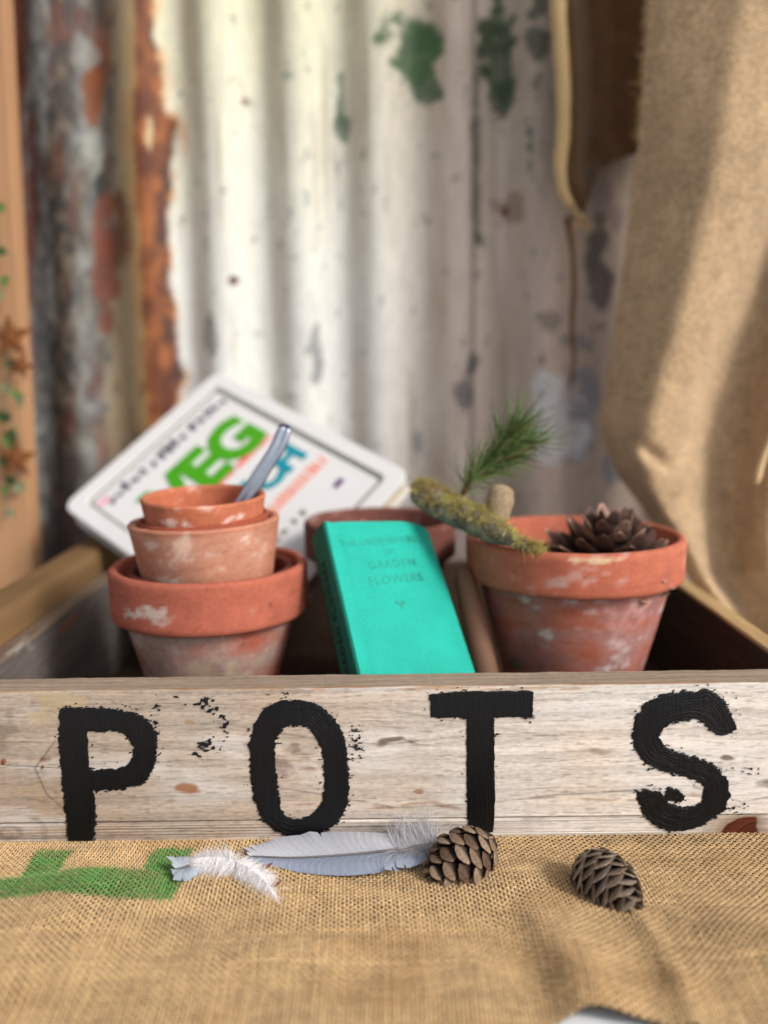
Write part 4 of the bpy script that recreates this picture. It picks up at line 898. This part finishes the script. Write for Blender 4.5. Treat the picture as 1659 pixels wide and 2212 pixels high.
# ------------------------------------------------------------------ pine cones
def scalemesh(name, curl, cA, cB, tipw=1., tt=1., sm=False):
    """one woody scale: narrow stalk, broad lozenge tip with a raised boss"""
    ss = [0, .35, .56, .76, .92, 1.0]; ww = [.2, .4, .72, 1*tipw, .62*tipw, .14]; th = [.25, .3, .5, 1.1*tt, .8*tt, .25]
    V = []; C_ = []
    for s, w_, t in zip(ss, ww, th):
        z = curl*s*s
        for a, b in ((-1, 0), (-.55, .42), (0, .75), (.55, .42), (1, 0), (.5, -.45), (-.5, -.45)):
            V.append((s, a*w_*.5, z+b*t*.16)); k = sstep(.5, .72, s)*(1.3 if abs(a) > .9 or s > .95 else .8)*(1.0 if a == 0 else 1); C_.append(cA*(1-min(1, k))+cB*k*(1.25 if s > .95 else 1))
    k = 7; Fs = [(i*k+j, i*k+(j+1) % k, (i+1)*k+(j+1) % k, (i+1)*k+j) for i in range(5) for j in range(k)]+[tuple(range(k))[::-1], tuple(35+j for j in range(k))]
    V.append((.97, 0, curl*.94+.20*tt)); 
    me = mk_mesh(name, V[:-1], Fs, np.array(C_), smooth=sm); me.materials.append(M_cone); return me
def cone(name, base, axis, Lc, Rmax, N, env, elev, smesh, label, wf=.42, seed=0, roll=0., core=lin(60, 40, 30)*.4, thk=1., jit=.06, ll=.9):
    r = random.Random(seed); t = thing(name, tuple(base), label, 'pine cone', 'pine cones')
    t.rotation_mode = 'XYZ'; t.rotation_euler = Vector(axis).to_track_quat('Z', 'Y').to_euler()
    V, Fs = tube([(0, 0, z) for z in np.linspace(0, Lc*.9, 8)], interp(np.linspace(0, 1, 8), [0, .2, .7, 1], [Rmax*.3, Rmax*.45, Rmax*.32, Rmax*.1]), 10)
    link('core', mk_mesh('core', V, Fs, core), M_cone, t, world=False)
    for i in range(N):
        f = (i+.5)/N; hgt = f; R = env(f)*Rmax; el = R_(elev(f))+r.uniform(-jit, jit)
        L_ = ll*Rmax*(.55+.45*env(f)); r0 = max(0., R-L_*math.cos(el))
        z0 = max(f*Lc-L_*math.sin(el)*.9, -.12*Lc)
        ph = roll+i*2.39996
        o = bpy.data.objects.new('scale', smesh[i % len(smesh)]); scene.collection.objects.link(o); o.parent = t
        xd = Vector((math.cos(ph)*math.cos(el), math.sin(ph)*math.cos(el), math.sin(el))); yd = Vector((-math.sin(ph), math.cos(ph), 0)); zd = xd.cross(yd)*1.0
        m = Matrix((xd, yd, zd)).transposed()
        o.rotation_euler = m.to_euler(); o.location = (r0*math.cos(ph), r0*math.sin(ph), z0)
        wd = wf*Rmax*(.55+.75*env(f)); o.scale = (L_*r.uniform(.95, 1.05), wd*2, Rmax*thk*(.6+.4*env(f)))
    return t
c1 = [scalemesh('scale', .10, lin(44, 28, 22)*.5, lin(152, 124, 100)*.56, 1, 1.2), scalemesh('scale', .16, lin(40, 26, 22)*.5, lin(120, 92, 72)*.5, .95, 1.3), scalemesh('scale', .06, lin(40, 26, 22)*.5, lin(168, 142, 118)*.6, 1, 1.1)]
c2 = [scalemesh('scale', .12, lin(52, 36, 30)*.4, lin(150, 128, 108)*.62, 1.1, .6), scalemesh('scale', .05, lin(52, 36, 30)*.4, lin(172, 152, 132)*.66, 1.1, .6)]
c3 = [scalemesh('scale', .14, lin(48, 32, 28)*.55, lin(124, 96, 82)*.75, .8, .8), scalemesh('scale', -.06, lin(44, 30, 26)*.55, lin(160, 124, 108)*.8, .8, .8), scalemesh('scale', .22, lin(42, 28, 24)*.55, lin(96, 68, 60)*.7, .8, .7)]
ovoid = lambda p, q: (lambda f: max(.12, (math.sin(math.pi*min(1, f*p+q)))**.6))
b1 = at(1052, 1822, -.029); a1 = at(940, 1900, -.045)
cone('pine_cone', b1, (a1-b1), .0435, .0192, 58, lambda f: max(.2, math.sin(math.pi*(f*.80+.17))**.7), lambda f: 34+44*f, c1,
     'darker brown pine cone resting against the end of the grey feather', seed=1, wf=.26, thk=.72, roll=.4, ll=.8)
b2_ = at(1268, 1868, -.048); a2_ = at(1350, 1952, -.078)
cone('pine_cone', b2_, (a2_-b2_), .042, .0168, 84, lambda f: max(.16, math.sin(math.pi*(f*.74+.22))**.75), lambda f: 42+38*f, c2,
     'smaller grey-brown pine cone lying alone on the burlap at the right', seed=2, wf=.34, thk=.55, roll=1., ll=.85)
b3 = at(1305, 1225, .135); 
cone('pine_cone', b3+np.array([0, 0, -.012]), np.array([.12, -.10, 1.]), .056, .053, 84, lambda f: max(.18, math.sin(math.pi*(f*.62+.36))**.8), lambda f: -6+74*f**1.2, c3,
     'large open dark pine cone sitting in the mouth of the right pot', seed=3, wf=.2, thk=.34, jit=.26, ll=.95)

# ------------------------------------------------------------------ feathers
def barbfeather(name, rach, up_edge, lo_edge, plane_p, plane_n, parent, nb, colU, colL, wid_k=1.25, splits=(), lean=28, lift=.0008, seg=6):
    """vanes made of close-set barbs that spring from the rachis; outline drawn in photo space, mapped onto the feather's own plane"""
    R2 = spline(np.array(rach, float), nb*2); su = np.linspace(0, 1, nb)
    for nm, edge, colr, sgn in (('upper_vane', up_edge, colU, -1), ('lower_vane', lo_edge, colL, 1)):
        E = spline(np.array(edge, float), nb)
        start = R2[(np.clip(su*(1), 0, 1)*(nb*2-1)*.94).astype(int)]
        pts = np.zeros((nb, seg+1, 2))
        for k in range(seg+1):
            f = k/seg; pts[:, k] = start*(1-f)+E*f + np.array([-1., 0])*(10*math.sin(f*math.pi))*1.0
        W = np.zeros((nb, seg+1, 3))
        for k in range(seg+1): W[:, k] = atpl(pts[:, k, 0], pts[:, k, 1], plane_p, plane_n)
        f = np.linspace(0, 1, seg+1)
        W = W+plane_n*(lift*np.sin(f*np.pi*.9)[None, :, None]*1.5+.0005+.00005*np.cos(np.arange(nb)*.7)[:, None, None])
        keep = np.ones(nb, bool)
        for (a, b, shift) in splits:
            if (shift < 0) != (sgn < 0): continue
            m = (su > a) & (su < b); g = (su[m]-a)/(b-a)
            W[m] = W[m] + (f**1.5)[None, :, None]*np.array([-.006, 0, 0])*(g[:, None, None])*abs(shift) + plane_n*(f**2)[None, :, None]*.001*g[:, None, None]
        W[:, -1] += rng.normal(size=(nb, 3))*.00008
        nxt = np.roll(W, -1, 0); nxt[-1] = 2*W[-1]-W[-2]; wv = (nxt-W)*wid_k*1.25; ln = np.linalg.norm(wv, axis=2, keepdims=True); wv *= np.minimum(1, .0045/np.maximum(ln, 1e-6))
        Vv = np.stack([W, W+wv+plane_n*.00002], 2).reshape(-1, 3)
        b = (np.arange(nb)*(seg+1)*2)[:, None]+np.arange(seg)[None]*2; Fq = np.stack([b, b+1, b+3, b+2], -1).reshape(-1, 4)
        cc = colr[None]*(1+.035*rng.normal(size=(nb, 1))); sh = 1+.07*np.sin(np.linspace(0, 9, nb))[:, None]
        c = np.repeat(cc*sh, (seg+1)*2, 0)
        part(nm, Vv, Fq, M_feather, parent, c, smooth=False)
    W = atpl(R2[:, 0], R2[:, 1], plane_p, plane_n)+plane_n*.0012
    V, Fs = tube(W, np.linspace(.0003, .0010, len(W)), 6); part('quill', V, Fs, M_feather, parent, lin(150, 142, 142)*.7)
pa = atz(700, 1893, .0035); pb_ = at(700, 1802, -.0035); pc = atz(900, 1880, .0045)
pn = nrm(np.cross(pc-pa, pb_-pa)); pn = pn if pn[2] > 0 else -pn
fe = thing('grey_feather', tuple(atpl(740., 1850., pa, pn)), 'long blue-grey wing feather lying against the foot of the box', 'feather', 'feathers')
barbfeather('feather', [(545, 1853), (640, 1856), (760, 1849), (860, 1838), (940, 1826)],
            [(541, 1842), (548, 1830), (575, 1822), (600, 1812), (650, 1806), (710, 1800), (760, 1799), (810, 1801), (850, 1805), (885, 1812), (915, 1815)],
            [(544, 1862), (560, 1868), (600, 1877), (650, 1888), (700, 1893), (760, 1894), (820, 1888), (860, 1884), (900, 1872), (925, 1862)],
            pa, pn, fe, 260, lin(206, 208, 216)*.95, lin(170, 180, 200)*.9, splits=[(.40, .47, -1), (.03, .06, -1), (.085, .11, -.6), (.66, .76, 1), (.78, .83, 1), (.02, .05, 1)])
n = 900; sfrac = rng.uniform(0, 1, n); uu = 855+95*sfrac; side = rng.choice([-1, 1], n)
rv = interp(uu, [850, 940], [1836, 1824])
P = atpl(uu, rv, pa, pn)+pn*.001
tgt = atpl(uu-rng.uniform(-10, 40, n), rv+side*rng.uniform(18, 46, n)*np.where(side < 0, 1.1, .9), pa, pn)
L_ = np.linalg.norm(tgt-P, axis=1); Dr = (tgt-P)/L_[:, None]; Dr[:, 2] += rng.uniform(0, .5, n)
V, Fq, c = ribbons(P, Dr, L_, rng.normal(size=(n, 3))*.3, .00032, 6, lin(206, 204, 208)*rng.uniform(.75, 1.05, (n, 1)), wdir=np.tile([0, -.5, 1.], (n, 1))+rng.normal(size=(n, 3))*.3)
part('downy_base', V, Fq, M_down, fe, c, kind='stuff')
# small fluffy feather
pf = atz(500, 1880, .006); pfn = np.array([0, -.25, 1.]); pfn = nrm(pfn)
wf_ = thing('white_fluffy_feather', tuple(pf), 'small fluffy white downy feather bent across the green stencil end', 'feather', 'feathers')
Ax = spline(np.array([(425, 1868), (455, 1862), (500, 1868), (545, 1890), (580, 1925), (612, 1976)], float), 200)
n = 15000; ii = rng.integers(0, 200, n); c2d = Ax[ii]; tn = np.gradient(Ax, axis=0)[ii]; tn /= np.linalg.norm(tn, axis=1, keepdims=True); nr = np.stack([-tn[:, 1], tn[:, 0]], -1)
P = atpl(c2d[:, 0], c2d[:, 1], pf, pfn)+pfn*rng.uniform(-.001, .004, n)[:, None]
sc = interp(ii, [0, 20, 90, 140, 185, 199], [20, 30, 38, 38, 30, 12]); sd2 = np.clip(rng.uniform(-1, 1, n)*(.8+.5*fbm(np.stack([ii*.12, np.sign(rng.uniform(-1, 1, n))*0, ii*0.], -1), 2, 77)), -1, 1)
t2 = c2d+nr*(sc*sd2)[:, None]+tn*(-rng.uniform(2, 22, n))[:, None]*np.where(ii < 90, -1, 1)[:, None]*-.9
Q = atpl(t2[:, 0], t2[:, 1], pf, pfn); L_ = np.linalg.norm(Q-P, axis=1)+.0015; Dr = nrm(Q-P) if False else (Q-P)/np.linalg.norm(Q-P, axis=1, keepdims=True)
Dr[:, 2] += rng.uniform(0, .9, n)*(1-abs(sd2)); cu = rng.normal(size=(n, 3))*.25; cu[:, 2] -= .25
V, Fq, c = ribbons(P, Dr, L_*rng.uniform(.45, 1.05, n), cu, .00034, 5, lin(252, 249, 250)*rng.uniform(.9, 1.05, (n, 1)))
part('down', V, Fq, M_down, wf_, c, kind='stuff')
tp = [(375, 1878), (392, 1876), (430, 1868)]
barbfeather('tip', [(382, 1880), (410, 1874), (445, 1866)], [(380, 1862), (374, 1858), (384, 1853), (400, 1853), (425, 1856), (440, 1860)], [(376, 1884), (376, 1896), (390, 1904), (404, 1906), (420, 1896), (440, 1880)], pf, pfn, wf_, 60, lin(196, 204, 214)*.9, lin(186, 196, 208)*.9, splits=[(.2, .35, -1), (.3, .5, 1)])
V, Fs = tube(atpl(Ax[:, 0], Ax[:, 1], pf, pfn)+pfn*.002, .0005, 6); part('quill', V, Fs, M_feather, wf_, lin(190, 140, 126)*.8)
for (u, v) in ((583, 1886), (602, 1925)):
    p = atpl(float(u), float(v), pf, pfn)+pfn*.0055; V, Fs = tube([p+[-.0012, -.002, 0], p, p+[.0016, .002, .0006]], [.0003, .0009, .0003], 6); part('reddish_fleck', V, Fs, M_feather, wf_, lin(150, 84, 70)*.8)

# ------------------------------------------------------------------ mossy twig and pine sprig
tw = thing('mossy_twig', tuple(at(1050, 1150, .085)), 'mossy lichened twig resting across the rim of the right pot and the green book', 'twig')
ax_uv = np.array([(900, 1052), (935, 1082), (985, 1108), (1040, 1132), (1085, 1156), (1130, 1176), (1168, 1192)], float)
axY = np.array([.150, .140, .128, .114, .100, .088, .084])
axw = spline(np.array([at(u, v, y_) for (u, v), y_ in zip(ax_uv, axY)]), 60)
rad = interp(np.linspace(0, 1, 60), [0, .06, .2, .45, .6, .72, .85, 1], [.0064, .0100, .0103, .0103, .0090, .0062, .0036, .0018])
V, Fs = tube(axw, rad, 22); fn = fbm(V, 4, 300, (160, 160, 160)); ctr = np.repeat(axw, 22, 0); V = ctr+(V-ctr)*(1+.28*fn)[:, None]
cb = mixc(T_(len(V), 112, 98, 84), T_(len(V), 168, 162, 142), np.clip(.4+1.2*fbm(V, 3, 301, (220, 220, 220)), 0, 1))*.75
part('bark', V, Fs, M_bark, tw, cb)
st_ = spline(np.array([at(1066, 1150, .112), at(1070, 1122, .115), at(1077, 1095, .117), at(1081, 1064, .119), at(1083, 1046, .12)]), 20)
V, Fs = tube(st_, interp(np.arange(20), [0, 5, 11, 15, 17, 18, 19], [.006, .0078, .0096, .0090, .0074, .0056, .002]), 16); fn = fbm(V, 3, 303, (200, 200, 200)); V = V+.0026*fn[:, None]*nrm(np.array([1, -1, 0]))
part('broken_stub', V, Fs, M_bark, tw, lin(172, 150, 122)*.78)
n = 5200; ii = rng.integers(0, 60, n); ii = np.clip(ii, 0, 59)
w_ = interp(ii, [0, 3, 20, 33, 38, 45, 59], [1, 1, 1, .9, .25, .8, 1]); kp = rng.uniform(size=n) < w_; ii = ii[kp]; n = len(ii)
ang = rng.normal(.15, .55, n); tdir = np.gradient(axw, axis=0)[ii]; tdir /= np.linalg.norm(tdir, axis=1, keepdims=True)
upv = np.array([0, -.12, 1.]); upv = upv-tdir*(tdir@upv)[:, None]; upv /= np.linalg.norm(upv, axis=1, keepdims=True); sdv = np.cross(tdir, upv)
nd = upv*np.cos(ang)[:, None]+sdv*np.sin(ang)[:, None]
P = axw[ii]+nd*rad[ii][:, None]*.95+tdir*rng.uniform(-.001, .001, n)[:, None]
clump = fbm(P, 2, 305, (120, 120, 120)); kp = clump > -.4; P, nd, tdir, clump = P[kp], nd[kp], tdir[kp], clump[kp]; n = len(P)
Dr = nd*.8+rng.normal(size=(n, 3))*.55; cu = rng.normal(size=(n, 3))*.4; cu[:, 2] -= .5
ct = mixc(T_(n, 196, 184, 104), T_(n, 172, 134, 82), np.clip(.45+1.8*fbm(P, 2, 306, (90, 90, 90)), 0, 1)); ct = mixc(ct, T_(n, 206, 200, 130), rng.uniform(0, .7, n))
V, Fq, c = ribbons(P, Dr, rng.uniform(.0018, .0052, n)*(1+.5*clump), cu, .0006, 4, ct*.95); part('moss', V, Fq, M_moss, tw, c, kind='stuff')
# sprig
spg = thing('pine_sprig', tuple(at(1000, 1065, .135)), 'green pine needle sprig sticking up behind the mossy twig', 'pine sprig')
sx_ = spline(np.array([at(992, 1085, .130), at(1010, 1050, .132), at(1040, 1010, .138), at(1080, 965, .142), at(1115, 925, .145)]), 50)
V, Fs = tube(sx_, np.linspace(.0022, .0012, 50), 8); part('stem', V, Fs, M_bark, spg, lin(96, 72, 50)*.7)
s2_ = spline(np.array([at(1030, 1030, .135), at(1065, 1010, .14), at(1105, 985, .15), at(1145, 955, .155)]), 30)
V, Fs = tube(s2_, np.linspace(.0016, .001, 30), 8); part('stem', V, Fs, M_bark, spg, lin(96, 72, 50)*.7)
nds = []
def needles(axis_, n, spread, lmin, lmax, i0=.12):
    m = len(axis_); ii = (i0*m+(m-1-i0*m)*rng.uniform(0, 1, n)**.8).astype(int); t = np.gradient(axis_, axis=0)[ii]; t /= np.linalg.norm(t, axis=1, keepdims=True)
    r_ = np.repeat(rng.normal(size=((n+2)//3, 3)), 3, 0)[:n]+.35*rng.normal(size=(n, 3)); ii = np.repeat(ii[::3], 3)[:n]; t = np.gradient(axis_, axis=0)[ii]; t /= np.linalg.norm(t, axis=1, keepdims=True); r_ -= t*(r_*t).sum(1)[:, None]; r_ /= np.linalg.norm(r_, axis=1, keepdims=True)
    a = rng.uniform(.2, spread, n)[:, None]; d = t*np.cos(a)+r_*np.sin(a); cu = t*.12+rng.normal(size=(n, 3))*.06
    cc = mixc(T_(n, 66, 92, 40), T_(n, 128, 150, 86), rng.uniform(0, 1, n)**1.5)*.82; cc[rng.uniform(size=n) < .04] = lin(190, 150, 120)*.7
    return ribbons(axis_[ii], d, rng.uniform(lmin, lmax, n), cu, .0014, 4, cc)
for ax_, n_ in ((sx_, 430), (s2_, 280)):
    V, Fq, c = needles(ax_, n_, 1.3, .015, .031); part('needles', V, Fq, M_needle, spg, c, kind='stuff')
print('tris', sum(sum(len(p.vertices)-2 for p in o.data.polygons) if len(o.data.polygons) < 1000 else 2*len(o.data.polygons) for o in bpy.data.objects if o.type == 'MESH'))
